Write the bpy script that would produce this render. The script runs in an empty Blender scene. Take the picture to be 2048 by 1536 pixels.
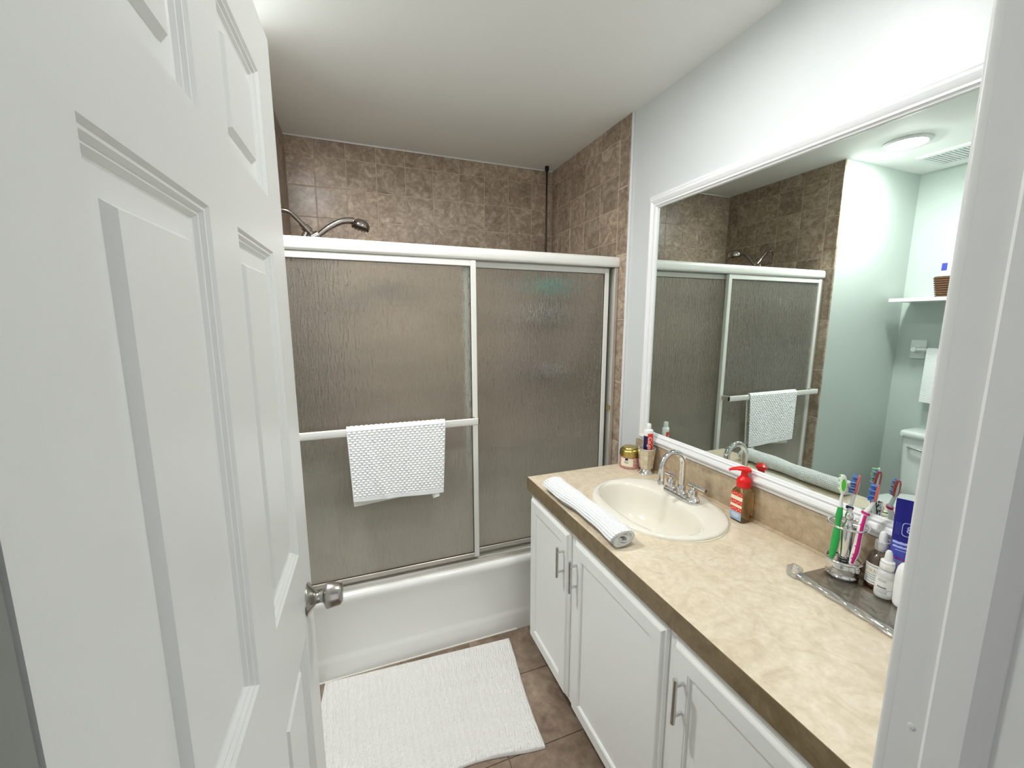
import bpy, bmesh, math, random
import numpy as np
from mathutils import Vector, Matrix, Euler

random.seed(7)
np.random.seed(7)
S = bpy.context.scene
COL = S.collection
PI = math.pi
R = math.radians

# ------------------------------------------------------------------ camera
YAW, PITCH, ROLL = 0.3637, -0.1524, 0.0005
cd = bpy.data.cameras.new('camera')
cam = bpy.data.objects.new('camera', cd)
COL.objects.link(cam)
S.camera = cam
cd.sensor_fit = 'HORIZONTAL'
cd.sensor_width = 36.0
cd.lens = 36.0 * 817.9 / 2048.0
cd.clip_start = 0.01
_f = Vector((math.sin(YAW) * math.cos(PITCH), math.cos(YAW) * math.cos(PITCH), math.sin(PITCH)))
_r = Vector((math.cos(YAW), -math.sin(YAW), 0))
_u = _r.cross(_f)
_r2 = _r * math.cos(ROLL) + _u * math.sin(ROLL)
_u2 = -_r * math.sin(ROLL) + _u * math.cos(ROLL)
_m = Matrix((_r2, _u2, -_f)).transposed().to_4x4()
_m.translation = Vector((0.2901, 0.0, 1.5301))
cam.matrix_world = _m

# ------------------------------------------------------------------ world, exposure
LAMP_1 = 235.0           # radiance of the ceiling lamp by the toilet alcove
LAMP_2 = 88.0           # radiance of the ceiling lamp over the vanity
AMBIENT = 0.62          # soft light coming in from the hallway
S.view_settings.view_transform = 'Standard'
S.view_settings.look = 'None'
S.view_settings.gamma = 1.0
S.view_settings.use_curve_mapping = False
S.view_settings.exposure = 0.6
W = bpy.data.worlds.new('world')
S.world = W
W.use_nodes = True
W.node_tree.nodes['Background'].inputs[0].default_value = (0.97, 0.985, 1.0, 1)
W.node_tree.nodes['Background'].inputs[1].default_value = AMBIENT
S.cycles.use_denoising = True
S.cycles.max_bounces = 9
S.cycles.diffuse_bounces = 7
S.cycles.glossy_bounces = 4
S.cycles.transmission_bounces = 5
S.cycles.transparent_max_bounces = 16
S.cycles.sample_clamp_indirect = 12.0
S.cycles.blur_glossy = 0.5
S.cycles.use_adaptive_sampling = True
S.cycles.adaptive_threshold = 0.075
S.cycles.adaptive_min_samples = 16

# ------------------------------------------------------------------ key dimensions
H = 2.475            # ceiling
WT = 1.524           # tiled face of the tub's right wall
WR = 1.540           # painted face of the vanity wall
YB = 2.515           # tiled face of the tub's back wall
YE = 1.708           # where the wall tile ends
XA = -0.748          # toilet alcove wall
YD = 0.216           # bathroom face of the door wall
YH = 0.100           # hallway face of the door wall
ZC = 0.8616          # countertop
P = 0.1555           # wall tile pitch

# ------------------------------------------------------------------ materials
MATS = {}


def nt(mat):
    return mat.node_tree.nodes, mat.node_tree.links


def M(name, color, rough=0.5, metal=0.0, bump=None, coat=0.0, trans=0.0, ior=1.45, spec=None, emit=None, sheen=0.0, sss=0.0):
    """plain procedural material; bump = (scale, strength, distance, (stretch xyz))"""
    m = bpy.data.materials.new(name)
    m.use_nodes = True
    n, l = nt(m)
    b = n['Principled BSDF']
    b.inputs['Base Color'].default_value = (*color, 1)
    b.inputs['Roughness'].default_value = rough
    b.inputs['Metallic'].default_value = metal
    b.inputs['Coat Weight'].default_value = coat
    b.inputs['Transmission Weight'].default_value = trans
    b.inputs['IOR'].default_value = ior
    b.inputs['Sheen Weight'].default_value = sheen
    if spec is not None:
        b.inputs['Specular IOR Level'].default_value = spec
    if emit:
        b.inputs['Emission Color'].default_value = (*emit[0], 1)
        b.inputs['Emission Strength'].default_value = emit[1]
    if bump:
        sc, st, di, sv = bump
        tc = n.new('ShaderNodeTexCoord')
        mp = n.new('ShaderNodeMapping')
        mp.inputs['Scale'].default_value = sv
        nz = n.new('ShaderNodeTexNoise')
        nz.inputs['Scale'].default_value = sc
        nz.inputs['Detail'].default_value = 4
        bp = n.new('ShaderNodeBump')
        bp.inputs['Strength'].default_value = st
        bp.inputs['Distance'].default_value = di
        l.new(tc.outputs['Object'], mp.inputs['Vector'])
        l.new(mp.outputs[0], nz.inputs['Vector'])
        l.new(nz.outputs['Fac'], bp.inputs['Height'])
        l.new(bp.outputs[0], b.inputs['Normal'])
    MATS[name] = m
    return m


def stone(name, cols, scale, rough, rnd=True, bump=0.15, detail=6, dist=1.2, vary=0.18, fine=None, coat=0.0):
    """mottled stone / laminate: three colours over warped noise, shifted per object"""
    m = bpy.data.materials.new(name)
    m.use_nodes = True
    n, l = nt(m)
    b = n['Principled BSDF']
    tc = n.new('ShaderNodeTexCoord')
    src = tc.outputs['Object']
    oi = n.new('ShaderNodeObjectInfo')
    if rnd:
        mul = n.new('ShaderNodeMath')
        mul.operation = 'MULTIPLY'
        mul.inputs[1].default_value = 37.0
        l.new(oi.outputs['Random'], mul.inputs[0])
        add = n.new('ShaderNodeVectorMath')
        add.operation = 'ADD'
        l.new(src, add.inputs[0])
        l.new(mul.outputs[0], add.inputs[1])
        src = add.outputs[0]
    nz = n.new('ShaderNodeTexNoise')
    nz.inputs['Scale'].default_value = scale
    nz.inputs['Detail'].default_value = detail
    nz.inputs['Roughness'].default_value = 0.62
    nz.inputs['Distortion'].default_value = dist
    l.new(src, nz.inputs['Vector'])
    cr = n.new('ShaderNodeValToRGB')
    e = cr.color_ramp.elements
    e[0].position = 0.30
    e[0].color = (*cols[0], 1)
    e[1].position = 0.72
    e[1].color = (*cols[2], 1)
    x = e.new(0.50)
    x.color = (*cols[1], 1)
    l.new(nz.outputs['Fac'], cr.inputs['Fac'])
    out = cr.outputs['Color']
    if fine:
        n2 = n.new('ShaderNodeTexNoise')
        n2.inputs['Scale'].default_value = fine[0]
        n2.inputs['Detail'].default_value = 3
        l.new(src, n2.inputs['Vector'])
        r2 = n.new('ShaderNodeValToRGB')
        r2.color_ramp.elements[0].position = 0.42
        r2.color_ramp.elements[0].color = (*fine[1], 1)
        r2.color_ramp.elements[1].position = 0.62
        r2.color_ramp.elements[1].color = (1, 1, 1, 1)
        mx = n.new('ShaderNodeMix')
        mx.data_type = 'RGBA'
        mx.blend_type = 'MULTIPLY'
        mx.inputs['Factor'].default_value = fine[2]
        l.new(n2.outputs['Fac'], r2.inputs['Fac'])
        l.new(out, mx.inputs['A'])
        l.new(r2.outputs['Color'], mx.inputs['B'])
        out = mx.outputs['Result']
    hs = n.new('ShaderNodeHueSaturation')
    l.new(out, hs.inputs['Color'])
    if rnd:
        mr = n.new('ShaderNodeMapRange')
        mr.inputs['To Min'].default_value = 1 - vary
        mr.inputs['To Max'].default_value = 1 + vary
        l.new(oi.outputs['Random'], mr.inputs['Value'])
        l.new(mr.outputs[0], hs.inputs['Value'])
    l.new(hs.outputs['Color'], b.inputs['Base Color'])
    b.inputs['Roughness'].default_value = rough
    b.inputs['Coat Weight'].default_value = coat
    bp = n.new('ShaderNodeBump')
    bp.inputs['Strength'].default_value = bump
    bp.inputs['Distance'].default_value = 0.002
    l.new(nz.outputs['Fac'], bp.inputs['Height'])
    l.new(bp.outputs[0], b.inputs['Normal'])
    MATS[name] = m
    return m


M('wall_paint', (0.68, 0.71, 0.71), 0.38, bump=(220, 0.12, 0.002, (1, 1, 1)))
M('mint_paint_dimmed', (0.55, 0.61, 0.575), 0.4, bump=(220, 0.12, 0.002, (1, 1, 1)))  # mint alcove walls, colour darkened to offset the close ceiling lamp
M('ceiling_paint', (0.92, 0.92, 0.905), 0.7, bump=(160, 0.10, 0.002, (1, 1, 1)))
M('door_paint', (0.86, 0.87, 0.86), 0.36, bump=(60, 0.10, 0.0012, (5, 5, 0.35)))
M('trim_paint', (0.70, 0.70, 0.69), 0.35, bump=(40, 0.06, 0.002, (1, 1, 0.3)))
M('jamb_shade', (0.27, 0.28, 0.265), 0.4)  # shade on the hinge-side jamb, put into its colour
M('cabinet_paint', (0.86, 0.865, 0.85), 0.4, bump=(50, 0.05, 0.001, (1, 1, 0.3)))
M('frame_white', (0.80, 0.80, 0.81), 0.3)
M('enamel', (0.87, 0.87, 0.845), 0.16, coat=0.3)
M('porcelain', (0.80, 0.765, 0.67), 0.12, coat=0.4)
M('toilet_white', (0.82, 0.84, 0.83), 0.12, coat=0.4)
M('grout', (0.56, 0.45, 0.35), 0.85, bump=(300, 0.2, 0.001, (1, 1, 1)))
M('floor_grout', (0.16, 0.125, 0.10), 0.9)
stone('wall_tile', ((0.245, 0.185, 0.135), (0.40, 0.315, 0.24), (0.60, 0.505, 0.405)), 13.0, 0.32, vary=0.14, bump=0.2, detail=9, dist=1.8, fine=(60, (0.66, 0.58, 0.50), 0.55))
stone('floor_tile', ((0.16, 0.113, 0.08), (0.28, 0.205, 0.15), (0.42, 0.33, 0.25)), 6.0, 0.4, vary=0.10, bump=0.2, fine=(40, (0.6, 0.55, 0.5), 0.4))
stone('laminate', ((0.61, 0.505, 0.365), (0.71, 0.61, 0.465), (0.78, 0.70, 0.575)), 11.0, 0.28, rnd=False, bump=0.02, dist=2.2, fine=(70, (0.84, 0.81, 0.74), 0.4))
stone('laminate_edge', ((0.155, 0.108, 0.055), (0.21, 0.15, 0.08), (0.27, 0.20, 0.115)), 13.0, 0.35, rnd=False, bump=0.02, dist=2.2, fine=(60, (0.78, 0.74, 0.66), 0.3))
stone('laminate_splash', ((0.41, 0.315, 0.205), (0.51, 0.405, 0.28), (0.60, 0.49, 0.355)), 13.0, 0.32, rnd=False, bump=0.02, dist=2.2, fine=(60, (0.78, 0.74, 0.66), 0.4))
M('chrome', (0.80, 0.80, 0.81), 0.06, 1.0)
M('nickel', (0.47, 0.45, 0.42), 0.24, 1.0, bump=(30, 0.04, 0.001, (1, 1, 12)))
M('satin', (0.66, 0.655, 0.64), 0.2, 1.0)
M('dark_chrome', (0.52, 0.48, 0.45), 0.1, 1.0)
M('champagne_alu', (0.72, 0.70, 0.65), 0.30, 0.75)
M('white_alu', (0.83, 0.82, 0.78), 0.32, 0.1)
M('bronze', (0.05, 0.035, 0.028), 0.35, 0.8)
M('brass', (0.62, 0.46, 0.18), 0.25, 1.0)
M('gold_lid', (0.56, 0.43, 0.13), 0.27, 1.0)
M('pearl', (0.66, 0.60, 0.47), 0.22, 0.35)
M('mirror', (0.71, 0.785, 0.745), 0.0, 1.0)
M('black', (0.01, 0.01, 0.01), 0.5)
M('seal_dark', (0.05, 0.045, 0.04), 0.5)
M('grime', (0.10, 0.055, 0.04), 0.8)
M('red_plastic', (0.78, 0.012, 0.012), 0.28)
M('label_red', (0.72, 0.05, 0.035), 0.4)
M('label_cream', (0.86, 0.80, 0.62), 0.45)
M('label_blue', (0.34, 0.47, 0.63), 0.45)
M('label_white', (0.84, 0.84, 0.81), 0.45)
M('navy', (0.010, 0.010, 0.075), 0.35)
M('tube_blue', (0.008, 0.008, 0.20), 0.3)
M('tube_mid', (0.055, 0.075, 0.42), 0.3)
M('tube_pale', (0.24, 0.26, 0.56), 0.35)
M('ink_pale', (0.42, 0.48, 0.86), 0.4)
M('ink_gold', (0.55, 0.36, 0.10), 0.4)
M('ink_grey', (0.22, 0.22, 0.22), 0.5)
M('white_plastic', (0.84, 0.84, 0.83), 0.3)
M('white_rubber', (0.80, 0.81, 0.80), 0.45)
M('silver_plastic', (0.62, 0.62, 0.64), 0.25, 0.5)
M('green_plastic', (0.03, 0.40, 0.085), 0.25)
M('lime', (0.10, 0.62, 0.04), 0.3)
M('magenta', (0.58, 0.012, 0.20), 0.3)
M('bristle_blue', (0.10, 0.30, 0.72), 0.5)
M('bristle_deep', (0.02, 0.05, 0.33), 0.5)
M('bristle_red', (0.60, 0.13, 0.12), 0.5)
M('pink_print', (0.60, 0.19, 0.18), 0.4, bump=None)
M('purple', (0.20, 0.10, 0.24), 0.35)
M('teal', (0.03, 0.50, 0.45), 0.45)
M('dark_blue_grey', (0.06, 0.06, 0.10), 0.4)
M('hall_floor', (0.30, 0.24, 0.18), 0.5)
M('towel', (0.93, 0.935, 0.94), 0.9, sheen=0.3)
M('towel_roll', (0.72, 0.725, 0.73), 0.9, sheen=0.2)
M('towel_hem', (0.83, 0.81, 0.74), 0.9, sheen=0.2)
M('rug', (0.78, 0.77, 0.745), 0.95, sheen=0.3)
M('wicker', (0.14, 0.065, 0.03), 0.7, bump=(90, 1.0, 0.006, (1, 1, 3)))
M('rust', (0.30, 0.13, 0.05), 0.8)


def thin_glass(name, color, gloss=0.10, rough=0.03, milk=0.0):
    """clear ware: light passes straight through, tinted, with a sharp surface sheen"""
    m = bpy.data.materials.new(name)
    m.use_nodes = True
    n, l = nt(m)
    n.remove(n['Principled BSDF'])
    tr = n.new('ShaderNodeBsdfTransparent')
    tr.inputs[0].default_value = (*color, 1)
    gl = n.new('ShaderNodeBsdfGlossy')
    gl.inputs['Roughness'].default_value = rough
    lw = n.new('ShaderNodeLayerWeight')
    lw.inputs[0].default_value = 0.35
    mr = n.new('ShaderNodeMapRange')
    mr.inputs['To Min'].default_value = gloss
    mr.inputs['To Max'].default_value = 0.75
    l.new(lw.outputs['Fresnel'], mr.inputs['Value'])
    mx = n.new('ShaderNodeMixShader')
    l.new(mr.outputs[0], mx.inputs[0])
    l.new(tr.outputs[0], mx.inputs[1])
    l.new(gl.outputs[0], mx.inputs[2])
    out = mx.outputs[0]
    if milk:
        df = n.new('ShaderNodeBsdfDiffuse')
        df.inputs[0].default_value = (*[min(1, c * 1.0) for c in color], 1)
        m2 = n.new('ShaderNodeMixShader')
        m2.inputs[0].default_value = milk
        l.new(out, m2.inputs[1])
        l.new(df.outputs[0], m2.inputs[2])
        out = m2.outputs[0]
    l.new(out, n['Material Output'].inputs['Surface'])
    MATS[name] = m


thin_glass('tray_glass', (0.93, 0.93, 0.92), 0.07)
thin_glass('rope_glass', (0.95, 0.95, 0.94), 0.16, 0.04, 0.10)
thin_glass('amber_glass', (0.87, 0.70, 0.42), 0.07)
thin_glass('peach_glass', (0.95, 0.62, 0.44), 0.04, milk=0.25)
thin_glass('clear_glass', (0.97, 0.965, 0.955), 0.05)
M('frosted_plastic', (0.82, 0.82, 0.79), 0.35, trans=0.25)
M('lamp_glow', (0.9, 0.9, 0.9), 0.4, emit=((1.0, 0.995, 0.985), LAMP_1))
M('lamp_glow_vanity', (0.9, 0.9, 0.9), 0.4, emit=((1.0, 0.995, 0.985), LAMP_2))


def pink_pattern():
    m = MATS['pink_print']
    n, l = nt(m)
    b = n['Principled BSDF']
    tc = n.new('ShaderNodeTexCoord')
    v = n.new('ShaderNodeTexVoronoi')
    v.feature = 'DISTANCE_TO_EDGE'
    v.inputs['Scale'].default_value = 160
    cr = n.new('ShaderNodeValToRGB')
    cr.color_ramp.elements[0].position = 0.05
    cr.color_ramp.elements[0].color = (0.78, 0.55, 0.50, 1)
    cr.color_ramp.elements[1].position = 0.16
    cr.color_ramp.elements[1].color = (0.46, 0.10, 0.11, 1)
    l.new(tc.outputs['Object'], v.inputs['Vector'])
    l.new(v.outputs['Distance'], cr.inputs['Fac'])
    l.new(cr.outputs['Color'], b.inputs['Base Color'])


pink_pattern()


def rain_glass():
    """obscure shower glass: vertical ripples pressed into the pane"""
    m = bpy.data.materials.new('rain_glass')
    m.use_nodes = True
    n, l = nt(m)
    b = n['Principled BSDF']
    b.inputs['Base Color'].default_value = (0.93, 0.94, 0.915, 1)
    b.inputs['Transmission Weight'].default_value = 1.0
    b.inputs['Roughness'].default_value = 0.06
    b.inputs['IOR'].default_value = 1.45
    tc = n.new('ShaderNodeTexCoord')
    mp = n.new('ShaderNodeMapping')
    mp.inputs['Scale'].default_value = (1.0, 1.0, 0.2)
    nz = n.new('ShaderNodeTexNoise')
    nz.inputs['Scale'].default_value = 120
    nz.inputs['Detail'].default_value = 2.0
    nz.inputs['Distortion'].default_value = 0.6
    bp = n.new('ShaderNodeBump')
    bp.inputs['Strength'].default_value = 1.0
    bp.inputs['Distance'].default_value = 0.0050
    l.new(tc.outputs['Object'], mp.inputs['Vector'])
    l.new(mp.outputs[0], nz.inputs['Vector'])
    l.new(nz.outputs['Fac'], bp.inputs['Height'])
    l.new(bp.outputs[0], b.inputs['Normal'])
    # soap film on the pane: scatters a little everywhere, more where splashes dry low on the door
    df = n.new('ShaderNodeBsdfDiffuse')
    df.inputs['Color'].default_value = (0.82, 0.79, 0.70, 1)
    tl = n.new('ShaderNodeBsdfTranslucent')
    tl.inputs['Color'].default_value = (0.82, 0.79, 0.70, 1)
    l.new(bp.outputs[0], df.inputs['Normal'])
    film = n.new('ShaderNodeMixShader')
    film.inputs[0].default_value = 0.5
    l.new(df.outputs[0], film.inputs[1])
    l.new(tl.outputs[0], film.inputs[2])
    sp = n.new('ShaderNodeSeparateXYZ')
    l.new(tc.outputs['Object'], sp.inputs[0])
    n2 = n.new('ShaderNodeTexNoise')
    n2.inputs['Scale'].default_value = 3.0
    n2.inputs['Detail'].default_value = 5
    l.new(tc.outputs['Object'], n2.inputs['Vector'])
    wob = n.new('ShaderNodeMath')
    wob.operation = 'MULTIPLY_ADD'
    wob.inputs[1].default_value = 0.16
    l.new(n2.outputs['Fac'], wob.inputs[0])
    l.new(sp.outputs['Z'], wob.inputs[2])
    mr = n.new('ShaderNodeMapRange')
    mr.interpolation_type = 'SMOOTHSTEP'
    mr.inputs['From Min'].default_value = 0.05
    mr.inputs['From Max'].default_value = 0.95
    mr.inputs['To Min'].default_value = 0.74
    mr.inputs['To Max'].default_value = 0.10
    l.new(wob.outputs[0], mr.inputs['Value'])
    mix = n.new('ShaderNodeMixShader')
    l.new(mr.outputs[0], mix.inputs[0])
    l.new(b.outputs[0], mix.inputs[1])
    l.new(film.outputs[0], mix.inputs[2])
    l.new(mix.outputs[0], n['Material Output'].inputs['Surface'])
    MATS['rain_glass'] = m


rain_glass()

# ------------------------------------------------------------------ mesh helpers


def link(name, mesh, mat, parent=None):
    o = bpy.data.objects.new(name, mesh)
    COL.objects.link(o)
    if mat is not None and len(mesh.materials) == 0:
        mesh.materials.append(MATS[mat] if isinstance(mat, str) else mat)
    if parent is not None:
        o.parent = parent
    return o


def obj(name, bm, mat, parent=None, smooth=False, sharp=40):
    bmesh.ops.recalc_face_normals(bm, faces=bm.faces)
    me = bpy.data.meshes.new(name)
    bm.to_mesh(me)
    bm.free()
    if smooth:
        for p in me.polygons:
            p.use_smooth = True
        me.set_sharp_from_angle(angle=R(sharp))
    return link(name, me, mat, parent)


def empty(name, loc=(0, 0, 0), rotz=0.0, parent=None):
    o = bpy.data.objects.new(name, None)
    COL.objects.link(o)
    o.location = loc
    o.rotation_euler = (0, 0, rotz)
    o.empty_display_size = 0.05
    if parent is not None:
        o.parent = parent
    return o


def tag(o, label, cat, group=None, kind=None):
    o['label'] = label
    o['category'] = cat
    if group:
        o['group'] = group
    if kind:
        o['kind'] = kind
    return o


def struct(o, label=None, cat=None):
    o['kind'] = 'structure'
    if label:
        o['label'] = label
    if cat:
        o['category'] = cat
    return o


def box(bm, x0, x1, y0, y1, z0, z1, r=0.0, seg=2):
    vs = [bm.verts.new(c) for c in ((x0, y0, z0), (x1, y0, z0), (x1, y1, z0), (x0, y1, z0), (x0, y0, z1), (x1, y0, z1), (x1, y1, z1), (x0, y1, z1))]
    fs = [bm.faces.new([vs[i] for i in f]) for f in ((0, 3, 2, 1), (4, 5, 6, 7), (0, 1, 5, 4), (1, 2, 6, 5), (2, 3, 7, 6), (3, 0, 4, 7))]
    if r > 0:
        es = {e for f in fs for e in f.edges}
        bmesh.ops.bevel(bm, geom=list(es), offset=r, segments=seg, affect='EDGES', profile=0.5)
    return bm


def NB():
    return bmesh.new()


def B(*a, **k):
    return box(NB(), *a, **k)


def lathe(bm, prof, n=32, c=(0, 0, 0), sx=1.0, sy=1.0, capb=True, capt=True, rot=None):
    rings = []
    for r, z in prof:
        ring = []
        for i in range(n):
            a = 2 * PI * i / n
            p = Vector((r * math.cos(a) * sx, r * math.sin(a) * sy, z))
            if rot:
                p = rot @ p
            ring.append(bm.verts.new(p + Vector(c)))
        rings.append(ring)
    for a, b in zip(rings, rings[1:]):
        for i in range(n):
            j = (i + 1) % n
            bm.faces.new((a[i], a[j], b[j], b[i]))
    if capb:
        bm.faces.new(rings[0][::-1])
    if capt:
        bm.faces.new(rings[-1])
    return bm


def tube(bm, pts, rad, n=12, caps=True, flat=None, closed=False, up=None):
    """rad: number or list; flat: list of (a,b) half axes instead of rad"""
    pts = [Vector(p) for p in pts]
    k = len(pts)
    rings = []
    prev = None
    for i, p in enumerate(pts):
        if closed:
            t = (pts[(i + 1) % k] - pts[i - 1]).normalized()
        else:
            t = (pts[min(i + 1, k - 1)] - pts[max(i - 1, 0)]).normalized()
        if prev is None:
            ref = Vector(up) if up else (Vector((0, 0, 1)) if abs(t.z) < 0.9 else Vector((1, 0, 0)))
            a = t.cross(ref).normalized()
        else:
            a = (prev - t * prev.dot(t)).normalized()
        prev = a
        b = t.cross(a).normalized()
        if flat:
            ra, rb = flat[i]
        else:
            ra = rb = rad[i] if isinstance(rad, (list, tuple)) else rad
        rings.append([bm.verts.new(p + a * ra * math.cos(2 * PI * j / n) + b * rb * math.sin(2 * PI * j / n)) for j in range(n)])
    prs = list(zip(rings, rings[1:]))
    if closed:
        prs.append((rings[-1], rings[0]))
    for a, b in prs:
        for j in range(n):
            q = (j + 1) % n
            bm.faces.new((a[j], a[q], b[q], b[j]))
    if caps and not closed:
        bm.faces.new(rings[0][::-1])
        bm.faces.new(rings[-1])
    return bm


def spline(pts, m=6):
    """Catmull-Rom through points"""
    pts = [Vector(p) for p in pts]
    q = [pts[0] * 2 - pts[1]] + pts + [pts[-1] * 2 - pts[-2]]
    out = []
    for i in range(1, len(q) - 2):
        for s in range(m):
            t = s / m
            a, b, c, d = q[i - 1], q[i], q[i + 1], q[i + 2]
            out.append(0.5 * ((2 * b) + (c - a) * t + (2 * a - 5 * b + 4 * c - d) * t * t + (3 * b - a - 3 * c + d) * t ** 3))
    out.append(pts[-1])
    return out


def rings(bm, u0, u1, v0, v1, prof, T, fill=True, sides=(0, 1, 2, 3)):
    """nested rectangles: prof = [(inset, height)], T(u,v,w) -> xyz"""
    rs = []
    for ins, w in prof:
        rs.append([bm.verts.new(T(*c)) for c in ((u0 + ins, v0 + ins, w), (u1 - ins, v0 + ins, w), (u1 - ins, v1 - ins, w), (u0 + ins, v1 - ins, w))])
    for a, b in zip(rs, rs[1:]):
        for i in sides:
            j = (i + 1) % 4
            bm.faces.new((a[i], a[j], b[j], b[i]))
    if fill:
        bm.faces.new(rs[-1])
    return rs


def text_mesh(body, size):
    cu = bpy.data.curves.new('t', 'FONT')
    cu.body = body
    cu.size = size
    cu.align_x = 'CENTER'
    cu.align_y = 'CENTER'
    cu.resolution_u = 2
    o = bpy.data.objects.new('t', cu)
    COL.objects.link(o)
    me = bpy.data.meshes.new_from_object(o.evaluated_get(bpy.context.evaluated_depsgraph_get()))
    bpy.data.objects.remove(o)
    me.materials.clear()
    return me


def text(name, body, size, fn, mat, parent=None, sx=1.0, shear=0.0):
    """fn(x, y) -> xyz places every glyph vertex on its surface"""
    me = text_mesh(body, size)
    for v in me.vertices:
        v.co = fn(v.co.x * sx + shear * v.co.y, v.co.y)
    return link(name, me, mat, parent)


def np_grid(name, V, nu, nv, mat, parent=None, smooth=True, closed_u=False):
    """V: (nu*nv,3) array, row-major over u then v"""
    idx = np.arange(nu * nv).reshape(nu, nv)
    if closed_u:
        idx = np.vstack([idx, idx[:1]])
    a = idx[:-1, :-1].ravel()
    b = idx[1:, :-1].ravel()
    c = idx[1:, 1:].ravel()
    d = idx[:-1, 1:].ravel()
    F = np.stack([a, b, c, d], 1)
    me = bpy.data.meshes.new(name)
    me.vertices.add(len(V))
    me.vertices.foreach_set('co', np.asarray(V, np.float32).ravel())
    me.loops.add(F.size)
    me.loops.foreach_set('vertex_index', F.ravel().astype(np.int32))
    me.polygons.add(len(F))
    me.polygons.foreach_set('loop_start', (np.arange(len(F)) * 4).astype(np.int32))
    me.polygons.foreach_set('use_smooth', np.full(len(F), smooth))
    me.update()
    me.validate()
    return link(name, me, mat, parent)


# ------------------------------------------------------------------ tiles (shared meshes)
TM = {}


def tile_mesh(w, h, t, ch, mat):
    k = (round(w, 4), round(h, 4), t, mat)
    if k not in TM:
        bm = NB()
        rings(bm, -w / 2, w / 2, -h / 2, h / 2, [(0, -t), (0, -ch), (ch, 0)], lambda u, v, z: (u, v, z))
        bmesh.ops.recalc_face_normals(bm, faces=bm.faces)
        me = bpy.data.meshes.new('tile')
        bm.to_mesh(me)
        bm.free()
        me.materials.append(MATS[mat])
        TM[k] = me
    return TM[k]


def tile(parent, w, h, loc, eul, mat, name='tile', t=0.007, ch=0.0012):
    o = bpy.data.objects.new(name, tile_mesh(w, h, t, ch, mat))
    COL.objects.link(o)
    o.parent = parent
    o.location = loc
    o.rotation_euler = eul
    return o


GR = 0.0038   # joint width


def cuts(a, b, first, pitch):
    c = [a]
    x = first
    while x < b - 0.012:
        if x > a + 0.012:
            c.append(x)
        x += pitch
    c.append(b)
    return c


EB = (R(90), 0, 0)
ER = (R(90), 0, R(-90))
EL = (R(90), 0, R(90))

# ------------------------------------------------------------------ room shell
floor = struct(obj('floor', B(-0.85, 1.64, YH, 2.62, -0.06, -0.003), 'floor_grout'), 'brown stone-look tiled bathroom floor with dark grout joints', 'floor')
xs = cuts(XA, WR, 0.717 - 5 * 0.312, 0.312)
ys = cuts(YD, 1.722, 1.152 - 3 * 0.312, 0.312)
for i in range(len(xs) - 1):
    for j in range(len(ys) - 1):
        w, h = xs[i + 1] - xs[i] - 0.004, ys[j + 1] - ys[j] - 0.004
        if w > 0.01 and h > 0.01:
            tile(floor, w, h, ((xs[i] + xs[i + 1]) / 2, (ys[j] + ys[j + 1]) / 2, 0), (0, 0, 0), 'floor_tile', t=0.004, ch=0.001)

struct(obj('ceiling', B(-0.85, 1.64, -1.9, 2.62, H, H + 0.08), 'ceiling_paint'), 'flat white painted ceiling running over the tub and doorway', 'ceiling')

# vanity wall, thickened behind the tub tile
wall_right = struct(obj('wall_right', B(WR, 1.64, YH, 2.62, 0, H), 'wall_paint'), 'pale grey painted wall behind the vanity mirror', 'wall')
obj('grout_bed', B(WT + 0.002, WR, YE + 0.002, 2.60, 0.36, H), 'grout', wall_right)
# back wall of the tub
wall_back = struct(obj('wall_back', B(-0.1, 1.64, YB + 0.012, 2.62, 0, H), 'ceiling_paint'), 'brown square-tiled wall along the back of the tub', 'wall')
obj('grout_bed', B(0, WT, YB + 0.002, YB + 0.012, 0.36, H), 'grout', wall_back)
# tub's left wall; its end faces the room as part of the toilet alcove
wall_left = struct(obj('wall_left', B(-0.10, -0.012, YE, 2.62, 0, H), 'mint_paint_dimmed'), 'brown square-tiled wall carrying the shower head', 'wall')
obj('grout_bed', B(-0.012, -0.002, YE + 0.002, 2.60, 0.36, H), 'grout', wall_left)
struct(obj('wall_alcove_end', B(XA, -0.10, YE, YE + 0.1, 0, H), 'mint_paint_dimmed'), 'pale wall between the tub and the toilet seen in the mirror', 'wall')
struct(obj('wall_alcove', B(XA - 0.1, XA, YH, YE + 0.1, 0, H), 'mint_paint_dimmed'), 'pale wall behind the toilet seen in the mirror', 'wall')

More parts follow.
